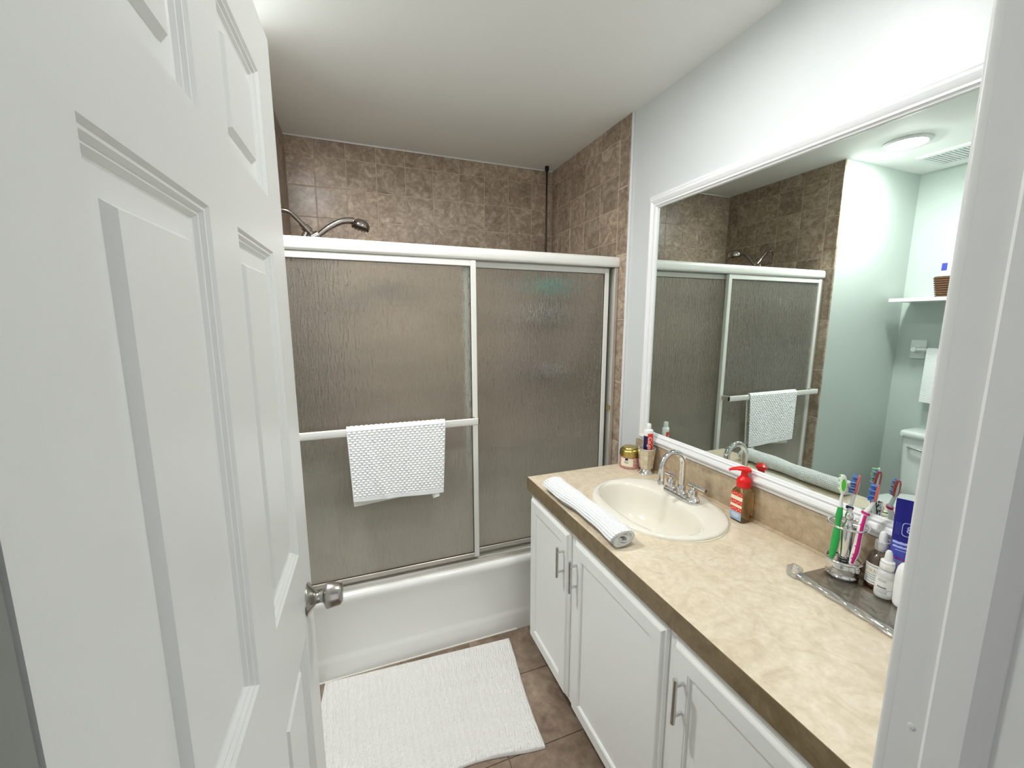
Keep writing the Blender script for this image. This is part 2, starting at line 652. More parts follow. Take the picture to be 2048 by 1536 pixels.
ZT = [2.388 - P * k for k in range(14)]
zrow = sorted(ZT + [H])
zrow = [z for z in zrow if z > 0.37]
if zrow[0] > 0.385:
    zrow = [0.372] + zrow
xcol = cuts(0.0, WT, 0.1345, P)
for i in range(len(xcol) - 1):
    for k in range(len(zrow) - 1):
        w, h = xcol[i + 1] - xcol[i] - GR, zrow[k + 1] - zrow[k] - GR
        if h > 0.008:
            tile(wall_back, w, h, ((xcol[i] + xcol[i + 1]) / 2, YB, (zrow[k] + zrow[k + 1]) / 2), EB, 'wall_tile')
ycol = [1.787, 1.947, 2.107, 2.268, 2.430, YB]
zbn = sorted([2.163 + 0.312 - 0.312 * k for k in range(0, 9)])
zbn = [min(z, H) for z in zbn if z > 0.02]
zbn = [0.0] + zbn if zbn[0] > 0.03 else zbn
for wall, x, eul in ((wall_right, WT, ER), (wall_left, 0.0, EL)):
    for i in range(len(ycol) - 1):
        for k in range(len(zrow) - 1):
            w, h = ycol[i + 1] - ycol[i] - GR, zrow[k + 1] - zrow[k] - GR
            if h > 0.008:
                tile(wall, w, h, (x, (ycol[i] + ycol[i + 1]) / 2, (zrow[k] + zrow[k + 1]) / 2), eul, 'wall_tile')
    for k in range(len(zbn) - 1):       # long bullnose pieces that finish the edge
        h = zbn[k + 1] - zbn[k] - GR
        if h > 0.01:
            o = tile(wall, 1.787 - YE - GR / 2, h, (x, (1.787 + YE - GR / 2) / 2, (zbn[k] + zbn[k + 1]) / 2), eul, 'wall_tile', name='bullnose_tile', t=0.012, ch=0.003)
# caulk bead along the tile edge on the vanity wall
tube_bm = NB()
box(tube_bm, WT + 0.004, WR, YE - 0.010, YE + 0.001, 0.0, H, 0.003, 2)
obj('caulk_bead', tube_bm, 'frame_white', wall_right, True)
obj('caulk_bead', B(-0.006, 1.53, YB - 0.004, YB + 0.004, H - 0.006, H), 'frame_white', wall_back)

# door wall with its opening
XJ = 0.820          # right jamb face
XL = 0.150          # left jamb face
bm = NB()
box(bm, XA - 0.1, XL - 0.02, YH, YD, 0, H)
box(bm, XJ + 0.02, 1.64, YH, YD, 0, H)
box(bm, XL - 0.02, XJ + 0.02, YH, YD, 2.065, H)
struct(obj('wall_front', bm, 'wall_paint'), 'painted wall around the bathroom doorway', 'wall')


def jamb(x0, sgn, name, label, paint='trim_paint'):
    """sgn +1: jamb on the right (its face looks towards -x)"""
    t = struct(obj(name, B(min(x0, x0 + sgn * 0.02), max(x0, x0 + sgn * 0.02), YH - 0.002, YD, 0, 2.05), paint), label, 'door trim')
    # moulded stop
    prof = [(x0, 0.186), (x0 - sgn * 0.009, 0.186), (x0 - sgn * 0.0115, 0.183), (x0 - sgn * 0.0115, 0.158), (x0 - sgn * 0.009, 0.154), (x0 - sgn * 0.003, 0.145), (x0, 0.144)]
    b = NB()
    a = [b.verts.new((x, y, 0)) for x, y in prof]
    c = [b.verts.new((x, y, 2.04)) for x, y in prof]
    for i in range(len(prof)):
        j = (i + 1) % len(prof)
        b.faces.new((a[i], a[j], c[j], c[i]))
    b.faces.new(a)
    b.faces.new(c)
    obj('door_stop', b, paint, t)
    xa, xb = (x0 + 0.006, x0 + 0.058) if sgn > 0 else (x0 - 0.050, x0 - 0.102)
    obj('casing', B(min(xa, xb), max(xa, xb), YD, YD + 0.013, 0, 2.10, 0.004, 3), paint, t, True)
    return t


tr = jamb(XJ, 1, 'trim_1', 'white door jamb at the right of the doorway with moulded stop')
obj('nail_head', lathe(NB(), [(0.0035, 0), (0.003, 0.001), (0.001, 0.0015)], 10, (XJ, 0.199, 1.105), rot=Matrix.Rotation(R(-90), 3, 'Y')), 'trim_paint', tr, True)
jamb(XL, -1, 'trim_2', 'door jamb at the hinge side of the doorway, shade painted in as grey', 'jamb_shade')
struct(obj('trim_3', B(XL - 0.02, XJ + 0.02, YH, YD, 2.045, 2.065), 'trim_paint'), 'white head jamb over the doorway', 'door trim')

# hallway behind the camera
struct(obj('floor_hall', B(-0.85, 1.64, -1.9, YH, -0.06, -0.003), 'hall_floor'), 'hallway floor outside the bathroom doorway', 'floor')
struct(obj('wall_hall_left', B(-0.85, -0.75, -1.9, YH, 0, H), 'wall_paint'), 'hallway wall left of the doorway', 'wall')
struct(obj('wall_hall_right', B(1.54, 1.64, -1.9, YH, 0, H), 'wall_paint'), 'hallway wall right of the doorway', 'wall')


def ceiling_lamp(x, y, r, glow, label, dp=1.0):
    t = empty('ceiling_light', (x, y, H))
    tag(t, label, 'ceiling light')
    obj('trim_ring', lathe(NB(), [(r + 0.018, 0), (r + 0.017, -0.006), (r + 0.006, -0.012), (r - 0.001, -0.013), (r - 0.002, -0.010), (r - 0.002, 0)], 40), 'frame_white', t, True)
    obj('diffuser', lathe(NB(), [(r - 0.003, -0.004), (r - 0.004, -0.006 - 0.008 * dp), (r * 0.88, -0.008 - 0.014 * dp), (r * 0.65, -0.009 - 0.020 * dp), (r * 0.35, -0.010 - 0.024 * dp), (0.004, -0.010 - 0.025 * dp)], 32), glow, t, True)
    return t


ceiling_lamp(-0.045, 1.445, 0.085, 'lamp_glow', 'round glowing flush ceiling light reflected in the mirror', 0.55)
ceiling_lamp(0.94, 0.90, 0.085, 'lamp_glow_vanity', 'round glowing flush ceiling light directly above the vanity counter', 0.1)

# ------------------------------------------------------------------ door
HX, HY, TH = 0.1465, 0.2252, 1.5389
DW, DZ0, DZ1, DT = 0.711, 0.012, 2.035, 0.035
door = empty('door_1', (HX, HY, 0), TH)
struct(door, 'white six-panel door standing open at the left', 'door')
U = [(0.096, 0.302), (0.399, 0.603)]
V = [(0.22, 0.909), (1.084, 1.647), (1.737, 1.929)]
bm = NB()
box(bm, 0, U[0][0], 0, DT, DZ0, DZ1)
box(bm, U[1][1], DW, 0, DT, DZ0, DZ1)
box(bm, U[0][1], U[1][0], 0, DT, DZ0, DZ1)
for u0, u1 in U:
    for z0, z1 in ((DZ0, V[0][0]), (V[0][1], V[1][0]), (V[1][1], V[2][0]), (V[2][1], DZ1)):
        box(bm, u0, u1, 0, DT, z0, z1)
bmesh.ops.remove_doubles(bm, verts=bm.verts, dist=1e-5)
obj('slab', bm, 'door_paint', door)
PROF = [(0, 0), (0.0035, -0.0035), (0.006, -0.0035), (0.009, -0.0075), (0.0115, -0.0075), (0.015, -0.0115), (0.018, -0.0125), (0.0375, -0.0125), (0.0425, -0.0050)]
for u0, u1 in U:
    for z0, z1 in V:
        bm = NB()
        rings(bm, u0, u1, z0, z1, PROF, lambda u, v, w: (u, -w, v))
        bmesh.ops.recalc_face_normals(bm, faces=bm.faces)
        rings(bm, u0, u1, z0, z1, PROF, lambda u, v, w: (u, DT + w, v))
        me = bpy.data.meshes.new('panel')
        bm.to_mesh(me)
        bm.free()
        link('panel', me, 'door_paint', door)
# knobs on both faces
for sgn, y0 in ((-1, 0.0), (1, DT)):
    rot = Matrix.Rotation(R(90 if sgn < 0 else -90), 3, 'X')
    c = (0.650, y0, 0.957)
    k = obj('knob', lathe(NB(), [(0.010, 0.018), (0.0125, 0.030), (0.021, 0.034), (0.0255, 0.037), (0.0265, 0.041), (0.0235, 0.062), (0.0215, 0.066), (0.017, 0.068), (0.004, 0.069)], 36, c, rot=rot), 'nickel', door, True, 50)
    obj('rosette', lathe(NB(), [(0.033, 0.0), (0.033, 0.002), (0.031, 0.004), (0.018, 0.013), (0.0125, 0.017), (0.0115, 0.024), (0.0115, 0.029)], 36, c, rot=rot), 'nickel', k, True, 50)
    obj('collar_gap', lathe(NB(), [(0.0118, 0.0292), (0.0118, 0.0312)], 24, c, rot=rot), 'black', k)
obj('latch_plate', B(DW, DW + 0.0012, 0.006, 0.029, 0.93, 0.985), 'nickel', door)

# ------------------------------------------------------------------ bathtub
TY0, TY1, TZ = 1.7178, 2.513, 0.3816
tub = empty('bathtub', (0.76, TY0, 0))
tag(tub, 'white enamel bathtub with flat apron below the sliding shower doors', 'bathtub')


def tubring(bm, x0, x1, y0, y1, z, r, n=8):
    vs = []
    for cx, cy, a0 in ((x1 - r, y1 - r, 0), (x0 + r, y1 - r, 90), (x0 + r, y0 + r, 180), (x1 - r, y0 + r, 270)):
        for i in range(n + 1):
            a = R(a0 + 90 * i / n)
            vs.append(bm.verts.new((cx + r * math.cos(a) - 0.76, cy + r * math.sin(a) - TY0, z)))
    return vs


def loft(bm, rs, cap0=False, cap1=False):
    for a, b in zip(rs, rs[1:]):
        for i in range(len(a)):
            j = (i + 1) % len(a)
            bm.faces.new((a[i], a[j], b[j], b[i]))
    if cap0:
        bm.faces.new(rs[0][::-1])
    if cap1:
        bm.faces.new(rs[-1])


bm = NB()
x0, x1 = 0.002, WT - 0.002
rs = [tubring(bm, x0, x1, TY0 + a, TY1, z, 0.004) for a, z in ((0.000, 0.0), (0.000, 0.080), (0.0015, 0.092), (0.0045, 0.104), (0.006, 0.116), (0.005, 0.30), (0.002, 0.340), (0.0, 0.352), (0.0, 0.366), (0.0035, 0.3755), (0.009, 0.3805), (0.016, 0.3816))]
rs += [tubring(bm, x0 + a, x1 - a, TY0 + b, TY1 - c, z, r) for a, b, c, z, r in ((0.06, 0.088, 0.05, 0.3816, 0.06), (0.072, 0.10, 0.062, 0.374, 0.07), (0.085, 0.112, 0.075, 0.34, 0.09), (0.13, 0.145, 0.11, 0.12, 0.13), (0.17, 0.18, 0.15, 0.075, 0.14), (0.26, 0.24, 0.22, 0.062, 0.12))]
loft(bm, rs, False, True)
obj('shell', bm, 'enamel', tub, True, 60)
obj('caulk_line', B(-0.755, 0.21, -0.004, 0.002, 0.0, 0.005), 'towel_hem', tub)
obj('drain', lathe(NB(), [(0.03, 0.0), (0.028, 0.004), (0.006, 0.005)], 24, (-0.42, 0.41, 0.062)), 'chrome', tub, True)

# ------------------------------------------------------------------ sliding shower doors
sd = empty('shower_door', (0.76, 1.76, TZ))
tag(sd, 'sliding shower enclosure of two obscure rippled glass doors in pale aluminium frames', 'shower door')
SO = Vector((0.76, 1.76, TZ))


def sbox(name, x0, x1, y0, y1, z0, z1, mat, parent, r=0.0, seg=2):
    return obj(name, B(x0 - SO.x, x1 - SO.x, y0 - SO.y, y1 - SO.y, z0 - SO.z, z1 - SO.z, r=r, seg=seg), mat, parent, r > 0, 35)


# header with rounded front
bm = NB()
pr = [(1.757, 1.792), (1.752, 1.795), (1.7495, 1.803), (1.7495, 1.820), (1.752, 1.834), (1.759, 1.8415), (1.768, 1.8435), (1.822, 1.8435), (1.826, 1.840), (1.826, 1.786), (1.820, 1.786), (1.820, 1.800), (1.763, 1.800), (1.763, 1.792)]
a = [bm.verts.new((0.003 - SO.x, y - SO.y, z - SO.z)) for y, z in pr]
b = [bm.verts.new((1.5215 - SO.x, y - SO.y, z - SO.z)) for y, z in pr]
for i in range(len(pr)):
    j = (i + 1) % len(pr)
    bm.faces.new((a[i], a[j], b[j], b[i]))
bm.faces.new(a)
bm.faces.new(b)
obj('header', bm, 'white_alu', sd, True, 50)
# bottom track: sloped sill with raised lip
bm = NB()
pr = [(1.7425, TZ), (1.7425, 0.3935), (1.746, 0.4065), (1.749, 0.4065), (1.7505, 0.397), (1.776, 0.397), (1.778, 0.403), (1.781, 0.403), (1.783, 0.397), (1.812, 0.397), (1.812, 0.409), (1.817, 0.409), (1.817, TZ)]
a = [bm.verts.new((0.003 - SO.x, y - SO.y, z - SO.z)) for y, z in pr]
b = [bm.verts.new((1.5215 - SO.x, y - SO.y, z - SO.z)) for y, z in pr]
for i in range(len(pr)):
    j = (i + 1) % len(pr)
    bm.faces.new((a[i], a[j], b[j], b[i]))
bm.faces.new(a)
bm.faces.new(b)
obj('bottom_track', bm, 'champagne_alu', sd)
for x0, x1 in ((0.0015, 0.020), (1.5025, 1.5225)):
    j = sbox('wall_jamb', x0, x1, 1.757, 1.822, 0.41, 1.79, 'champagne_alu', sd, 0.002, 1)
obj('latch_clip', B(1.487 - SO.x, 1.5022 - SO.x, 1.757 - SO.y, 1.768 - SO.y, 1.075 - SO.z, 1.10 - SO.z, r=0.002), 'brass', sd, True)


def slider(x0, x1, y, label):
    """one framed pane; y is the pane's centre"""
    p = empty('sliding_panel', (0, 0, 0), 0, sd)
    p['label'] = label
    z0, z1 = 0.412, 1.789
    sw = 0.024
    sbox('stile', x0, x0 + sw, y - 0.011, y + 0.011, z0, z1, 'white_alu', p, 0.002, 1)
    sbox('stile', x1 - sw, x1, y - 0.011, y + 0.011, z0, z1, 'white_alu', p, 0.002, 1)
    sbox('top_rail', x0 + sw, x1 - sw, y - 0.009, y + 0.009, z1 - 0.025, z1, 'white_alu', p, 0.002, 1)
    sbox('bottom_rail', x0 + sw, x1 - sw, y - 0.009, y + 0.009, z0, z0 + 0.022, 'champagne_alu', p, 0.002, 1)
    sbox('glass_pane', x0 + sw - 0.004, x1 - sw + 0.004, y - 0.0025, y + 0.0025, z0 + 0.018, z1 - 0.02, 'rain_glass', p)
    sbox('gasket', x0 + sw, x1 - sw, y - 0.0065, y - 0.0026, z0 + 0.022, z0 + 0.0255, 'grime', p)
    sbox('gasket', x1 - sw - 0.0025, x1 - sw, y - 0.0065, y - 0.0026, z0 + 0.022, z1 - 0.025, 'seal_dark', p)
    sbox('gasket', x0 + sw, x1 - sw, y - 0.0065, y - 0.0026, z1 - 0.0275, z1 - 0.025, 'seal_dark', p)
    return p


front = slider(0.022, 0.792, 1.766, 'outer rippled glass panel carrying the towel bar')
sbox('wall_seal', 1.4905, 1.5022, 1.800, 1.806, 0.415, 1.786, 'seal_dark', sd)
slider(0.745, 1.490, 1.799, 'inner rippled glass panel nearer the vanity')
# towel bar on the outer panel
bz, by = 1.0915, 1.703
bm = NB()
box(bm, 0.030 - SO.x, 0.779 - SO.x, by - 0.005 - SO.y, by + 0.005 - SO.y, bz - 0.0155 - SO.z, bz + 0.0155 - SO.z, 0.004, 3)
tb = obj('towel_bar', bm, 'white_alu', front, True)
for xx in (0.030, 0.768):
    bm = NB()
    box(bm, xx - SO.x, xx + 0.013 - SO.x, by - SO.y, 1.756 - SO.y, bz - 0.013 - SO.z, bz + 0.013 - SO.z, 0.002, 1)
    obj('bracket', bm, 'champagne_alu', tb, True)
obj('end_cap', B(0.779 - SO.x, 0.782 - SO.x, by - 0.004 - SO.y, by + 0.004 - SO.y, bz - 0.012 - SO.z, bz + 0.012 - SO.z), 'bronze', tb)

# ------------------------------------------------------------------ hanging towel
BARY, BARZ = by, bz


def hang_towel():
    t = empty('hand_towel', (0.435, BARY, BARZ + 0.02))
    tag(t, 'white bumpy-weave hand towel folded over the shower door bar', 'towel')
    O = np.array([0.435, BARY, BARZ + 0.02])
    # path over the bar: front bottom -> over -> back bottom
    w, nu, nv = 0.392, 300, 420
    s = np.linspace(0, 1, nv)
    lf, lb, arc = 0.300, 0.315, PI * 0.0125
    tot = lf + arc + lb
    d = s * tot
    y = np.empty(nv)
    z = np.empty(nv)
    ry, rz = 0.0115, 0.0205
    f = d < lf
    y[f] = BARY - ry - 0.004 * (1 - d[f] / lf)
    z[f] = BARZ + 0.008 - (lf - d[f])
    m = (d >= lf) & (d < lf + arc)
    a = (d[m] - lf) / arc * PI
    y[m] = BARY - ry * np.cos(a)
    z[m] = BARZ + 0.008 + 0.0145 * np.sin(a)
    k = d >= lf + arc
    y[k] = BARY + ry
    z[k] = BARZ + 0.008 - (d[k] - lf - arc)
    u = np.linspace(0, 1, nu)
    UU, DD = np.meshgrid(u, d, indexing='ij')
    YY = np.tile(y, (nu, 1))
    ZZ = np.tile(z, (nu, 1))
    front_side = DD < lf + arc * 0.5
    down = np.clip((BARZ - ZZ) / 0.3, 0, 1)
    XX = 0.237 + UU * w + down * (0.011 * (1 - UU) - 0.016 * UU)
    # back layer hangs lower at the left, shorter at the right; skewed a little
    ZZ = np.where(~front_side, BARZ - (BARZ - ZZ) * (1.0 + 0.035 - 0.085 * UU), ZZ)
    ZZ = np.where(front_side, BARZ + (ZZ - BARZ) * (0.975 + 0.05 * UU), ZZ)
    # popcorn weave: staggered bumps
    pu, pv = 0.0188, 0.0102
    row = np.floor(DD / pv)
    ph = (UU * w / pu + 0.5 * (row % 2)) % 1.0
    bump = (np.sin(ph * PI) ** 0.7) * (np.sin((DD / pv % 1.0) * PI) ** 0.7)
    hem = (DD < 0.016) | (DD > tot - 0.018) | (UU < 0.01) | (UU > 0.99)
    bump = np.where(hem, 0.55, bump)
    nrm = np.where(front_side, -1.0, 1.0)
    fold = 0.003 * np.sin(UU * 9.0 + 0.7) * down + 0.006 * np.exp(-((UU - 0.12 - 0.25 * down) / 0.05) ** 2) * down
    up = np.clip((ZZ - (BARZ + 0.008)) / 0.0145, 0, 1)
    YY = YY + nrm * (bump * 0.0042) * (1 - up) - fold * front_side
    ZZ = ZZ + bump * 0.0036 * up
    Vv = np.stack([XX, YY, ZZ], -1).reshape(-1, 3) - O
    o = np_grid('cloth', Vv, nu, nv, 'towel', t)
    o.data.materials.append(MATS['towel_hem'])
    mi = np.zeros((nu - 1, nv - 1), np.int32)
    mi[:, d[:-1] > lf + arc] = 1
    o.data.polygons.foreach_set('material_index', mi.ravel())
    md = o.modifiers.new('thick', 'SOLIDIFY')
    md.thickness = 0.003
    md.offset = -1
    bm = NB()
    T = spline([(0.577, BARY - 0.0135, BARZ - 0.287), (0.578, BARY - 0.0150, BARZ - 0.305), (0.580, BARY - 0.020, BARZ - 0.318)], 4)
    rows = []
    for i, p in enumerate(T):
        q = p - Vector(O)
        rows.append([bm.verts.new(q + Vector((-0.016 + 0.004 * i / 8, 0.001, 0))), bm.verts.new(q + Vector((0.016, 0, 0.006)))])
    for a, b in zip(rows, rows[1:]):
        bm.faces.new((a[0], a[1], b[1], b[0]))
    o = obj('care_tag', bm, 'label_white', t, True)
    o.modifiers.new('thick', 'SOLIDIFY').thickness = 0.0006
    return t


hang_towel()

# ------------------------------------------------------------------ shower head
sh = empty('hand_shower', (0.0, 2.13, 2.02))
tag(sh, 'chrome hand shower resting in its bracket on the tiled wall', 'shower head')
SH = Vector((0.0, 2.13, 2.02))


def rel(pts, o):
    return [Vector(p) - o for p in pts]


yy = 2.13
obj('arm', tube(NB(), rel(spline([(0.0, yy, 2.014), (0.03, yy, 2.012), (0.055, yy, 2.0), (0.098, yy, 1.955)], 6), SH), 0.0095, 14), 'dark_chrome', sh, True)
obj('flange', lathe(NB(), [(0.028, 0), (0.027, 0.004), (0.014, 0.010), (0.010, 0.011)], 28, Vector((0, yy, 2.014)) - SH, rot=Matrix.Rotation(R(90), 3, 'Y')), 'dark_chrome', sh, True)
br = obj('bracket', tube(NB(), rel([(0.090, yy, 1.963), (0.102, yy, 1.951), (0.104, yy, 1.949), (0.122, yy, 1.929), (0.124, yy, 1.927), (0.138, yy, 1.911)], SH), [0.0125, 0.0125, 0.018, 0.018, 0.0135, 0.0135], 18), 'dark_chrome', sh, True, 30)
obj('cradle', tube(NB(), rel([(0.130, yy, 1.905), (0.158, yy, 1.920)], SH), 0.019, 18), 'chrome', br, True, 30)
obj('hose_nut', tube(NB(), rel([(0.108, yy, 1.925), (0.092, yy, 1.895)], SH), 0.012, 16), 'chrome', br, True, 30)
hp = spline([(0.128, yy, 1.897), (0.160, yy, 1.920), (0.205, yy, 1.955), (0.25, yy, 1.981), (0.285, yy, 1.990), (0.315, yy, 1.990)], 6)
n_ = len(hp)
obj('handle', tube(NB(), rel(hp, SH), [0.0105 + 0.006 * (i / n_) for i in range(n_)], 16), 'dark_chrome', sh, True)
rot = Matrix.Rotation(R(14), 3, 'Y')
hd = obj('spray_head', lathe(NB(), [(0.004, 0.026), (0.018, 0.024), (0.030, 0.017), (0.038, 0.006), (0.042, -0.006), (0.041, -0.012), (0.034, -0.016)], 32, Vector((0.342, yy, 1.975)) - SH, rot=rot), 'dark_chrome', sh, True)
obj('face_plate', lathe(NB(), [(0.034, -0.016), (0.030, -0.019), (0.004, -0.019)], 32, Vector((0.342, yy, 1.975)) - SH, rot=rot, capb=False), 'bronze', hd, True)
for i in range(14):
    a = 2 * PI * i / 14
    c = Vector((0.342, yy, 1.975)) - SH + rot @ Vector((0.036 * math.cos(a), 0.036 * math.sin(a), -0.015))
    obj('nozzle', lathe(NB(), [(0.003, 0.0), (0.0022, -0.006)], 8, c, rot=rot), 'bronze', hd)
obj('hose', tube(NB(), rel(spline([(0.094, yy, 1.898), (0.086, yy, 1.83), (0.08, yy, 1.55), (0.10, yy + 0.01, 1.25), (0.13, yy + 0.02, 1.19), (0.16, yy + 0.01, 1.25), (0.155, yy, 1.6), (0.128, yy, 1.895)], 8), SH), 0.007, 10), 'dark_chrome', sh, True)

# ------------------------------------------------------------------ tension-pole corner caddy and bottles
PX, PY = 1.452, 2.447
cad = empty('shower_caddy', (PX, PY, TZ))
tag(cad, 'dark tension-pole corner caddy standing in the tiled shower corner', 'shower caddy')
obj('pole', lathe(NB(), [(0.0075, 0.0), (0.0075, 1.52)], 14), 'bronze', cad, True)
obj('pole', lathe(NB(), [(0.0055, 1.48), (0.0055, H - TZ - 0.02)], 14), 'bronze', cad, True)
obj('collar', lathe(NB(), [(0.010, 1.50), (0.011, 1.51), (0.010, 1.525)], 14), 'bronze', cad, True)
obj('foot_pad', lathe(NB(), [(0.012, H - TZ - 0.028), (0.013, H - TZ - 0.006), (0.011, H - TZ)], 14), 'black', cad, True)
obj('foot_pad', lathe(NB(), [(0.013, 0), (0.013, 0.012), (0.009, 0.02)], 14), 'black', cad, True)
for sz in (1.52, 1.165):
    bm = NB()
    z = sz - TZ
    c0 = Vector((1.505 - PX, 2.497 - PY, z))
    pts = [c0 + Vector((-0.20 * math.cos(R(a)), -0.20 * math.sin(R(a)), 0)) for a in range(0, 91, 10)] + [c0]
    tube(bm, pts, 0.004, 8, closed=True)
    pts = [p + Vector((0, 0, 0.045)) for p in pts]
    tube(bm, pts, 0.003, 8, closed=True)
    s_ = obj('shelf', bm, 'bronze', cad, True)
    for q in range(9):
        yyq = c0.y - 0.02 * (q + 0.7)
        L = math.sqrt(max(0.2 ** 2 - (yyq - c0.y) ** 2, 0))
        obj('wire', tube(NB(), [(c0.x, yyq, z), (c0.x - L, yyq, z)], 0.0022, 6), 'bronze', s_, True)


def shampoo(name, x, y, z, r, h, mat, capm, label, sx=1.0, grp='bottles in the shower caddy'):
    t = empty(name, (x, y, z))
    tag(t, label, 'bottle', grp)
    obj('body', lathe(NB(), [(r * 0.9, 0), (r, 0.006), (r, h * 0.68), (r * 0.85, h * 0.78), (r * 0.4, h * 0.82), (r * 0.4, h * 0.86)], 20, sx=sx), mat, t, True)
    obj('cap', lathe(NB(), [(r * 0.48, h * 0.84), (r * 0.48, h * 0.98), (r * 0.4, h)], 20, sx=sx), capm, t, True)


shampoo('shampoo_bottle', 1.385, 2.452, 1.5245, 0.030, 0.13, 'label_white', 'white_plastic', 'short white bottle on the upper caddy shelf behind the glass')
shampoo('shampoo_bottle', 1.475, 2.408, 1.5245, 0.035, 0.145, 'dark_blue_grey', 'dark_blue_grey', 'dark bottle on the upper caddy shelf behind the glass')
shampoo('shampoo_bottle', 1.36, 2.46, 1.1695, 0.030, 0.12, 'purple', 'purple', 'dark purple bottle on the lower caddy shelf behind the glass')
shampoo('shampoo_bottle', 1.475, 2.42, 1.1695, 0.030, 0.10, 'label_white', 'silver_plastic', 'pale bottle on the lower caddy shelf behind the glass')
# teal mesh puff hung from the pole
bm = NB()
bmesh.ops.create_icosphere(bm, subdivisions=4, radius=0.074)
for v in bm.verts:
    d = v.co.normalized()
    v.co = v.co + d * 0.010 * math.sin(d.x * 23 + 3 * math.sin(d.y * 11)) * math.sin(d.z * 19 + 2 * math.sin(d.x * 9))
    v.co.z *= 0.8
o = obj('bath_puff', bm, 'teal', None, True)
o.location = (1.437, 2.370, 1.742)
tag(o, 'round teal mesh bath puff hanging above the caddy shelf behind the glass', 'bath puff')
obj('cord', tube(NB(), [(0, 0, 0.03), (0.008, 0.03, 0.10), (0.010, 0.063, 0.115), (0.015, 0.08, 0.112)], 0.0025, 6), 'teal', o, True)

# ------------------------------------------------------------------ bath rug
def rug():
    C = [np.array(c) for c in ((0.090, 1.709), (0.906, 1.665), (0.851, 1.149), (0.040, 1.196))]
    nu, nv = 620, 400
    u = np.linspace(0, 1, nu)[:, None]
    v = np.linspace(0, 1, nv)[None, :]
    XY = [(1 - u) * (1 - v) * C[0][k] + u * (1 - v) * C[1][k] + u * v * C[2][k] + (1 - u) * v * C[3][k] for k in (0, 1)]
    # slightly wavy near edge
    XY[1] = XY[1] + v ** 6 * (0.010 * np.sin(u * 10 + 1.0) * (u > 0.15)) - 0.004 * np.sin(u * 7) * v
    XY[0] = XY[0] + 0.004 * np.sin(v * 6 + 1) * u
    Lu, Lv = 0.815, 0.52
    nb_u, nb_v = 74, 47
    jx = 0.25 * np.sin(v * 41 + 5 * np.sin(u * 3))
    a = np.abs(np.sin(PI * (u * nb_u + jx)))
    row = np.abs(np.sin(PI * (v * nb_v + 0.25 * np.sin(u * 37))))
    depth = np.clip((v - 0.12) * 1.6, 0.10, 0.85)
    hgt = a ** 0.7 * ((1 - depth) + depth * row ** 0.6)
    rndm = 0.75 + 0.25 * np.sin(u * 131.7 + v * 77.1) * np.sin(u * 57.3 - v * 91.7)
    edge = np.minimum(np.minimum(u, 1 - u) / 0.012, np.minimum(v, 1 - v) / 0.016).clip(0, 1)
    Z = 0.0085 + 0.0085 * hgt * rndm * edge + 0.0015 * np.sin(u * 13 + v * 5) * np.sin(v * 9)
    bulge = 0.004 * np.exp(-((v - 0.97) / 0.05) ** 2) * (1 + np.sin(u * 14 + 2))
    Z = Z + bulge
    Z = np.where(edge < 0.02, 0.001, Z)
    Vv = np.stack([XY[0] * np.ones_like(Z), XY[1] * np.ones_like(Z), Z], -1).reshape(-1, 3)
    o = np_grid('bath_rug', Vv - np.array([0.5, 1.43, 0]), nu, nv, 'rug')
    o.location = (0.5, 1.43, 0.001)
    tag(o, 'white nubby chenille bath rug on the tiled floor before the tub', 'rug')
    return o


rug_o = rug()

# ------------------------------------------------------------------ vanity cabinet
van = empty('vanity_cabinet', (0.985, 0.88, 0))
tag(van, 'white painted vanity cabinet with panelled doors under the countertop', 'cabinet')
VO = Vector((0.985, 0.88, 0))
VY0, VY1 = 0.232, 1.545


def vbox(name, x0, x1, y0, y1, z0, z1, mat, parent, r=0.0):
    return obj(name, B(x0 - VO.x, x1 - VO.x, y0 - VO.y, y1 - VO.y, z0, z1, r=r), mat, parent, r > 0)


for y_ in (VY1 - 0.016, VY0):
    bm = NB()
    pr = [(0.985, 0.088), (0.985, 0.806), (WR - 0.002, 0.806), (WR - 0.002, 0.0), (1.050, 0.0), (1.050, 0.088)]
    a = [bm.verts.new((x - VO.x, y_ - VO.y, z)) for x, z in pr]
    b = [bm.verts.new((x - VO.x, y_ + 0.016 - VO.y, z)) for x, z in pr]
    for i in range(6):
        bm.faces.new((a[i], a[(i + 1) % 6], b[(i + 1) % 6], b[i]))
    bm.faces.new(a)
    bm.faces.new(b)
    obj('side_panel', bm, 'cabinet_paint', van)
vbox('bottom_panel', 1.003, WR - 0.002, VY0 + 0.016, VY1 - 0.016, 0.088, 0.104, 'cabinet_paint', van)
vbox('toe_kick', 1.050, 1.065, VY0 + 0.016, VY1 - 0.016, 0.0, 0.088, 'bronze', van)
bm = NB()
for y0, y1, z0, z1 in ((VY0, VY1, 0.768, 0.806), (VY0, VY1, 0.088, 0.118), (1.515, VY1, 0.118, 0.768), (1.165, 1.215, 0.118, 0.768), (0.680, 0.715, 0.118, 0.768), (VY0, 0.250, 0.118, 0.768)):
    box(bm, 0.985 - VO.x, 1.003 - VO.x, y0 - VO.y, y1 - VO.y, z0, z1)
obj('face_frame', bm, 'cabinet_paint', van)


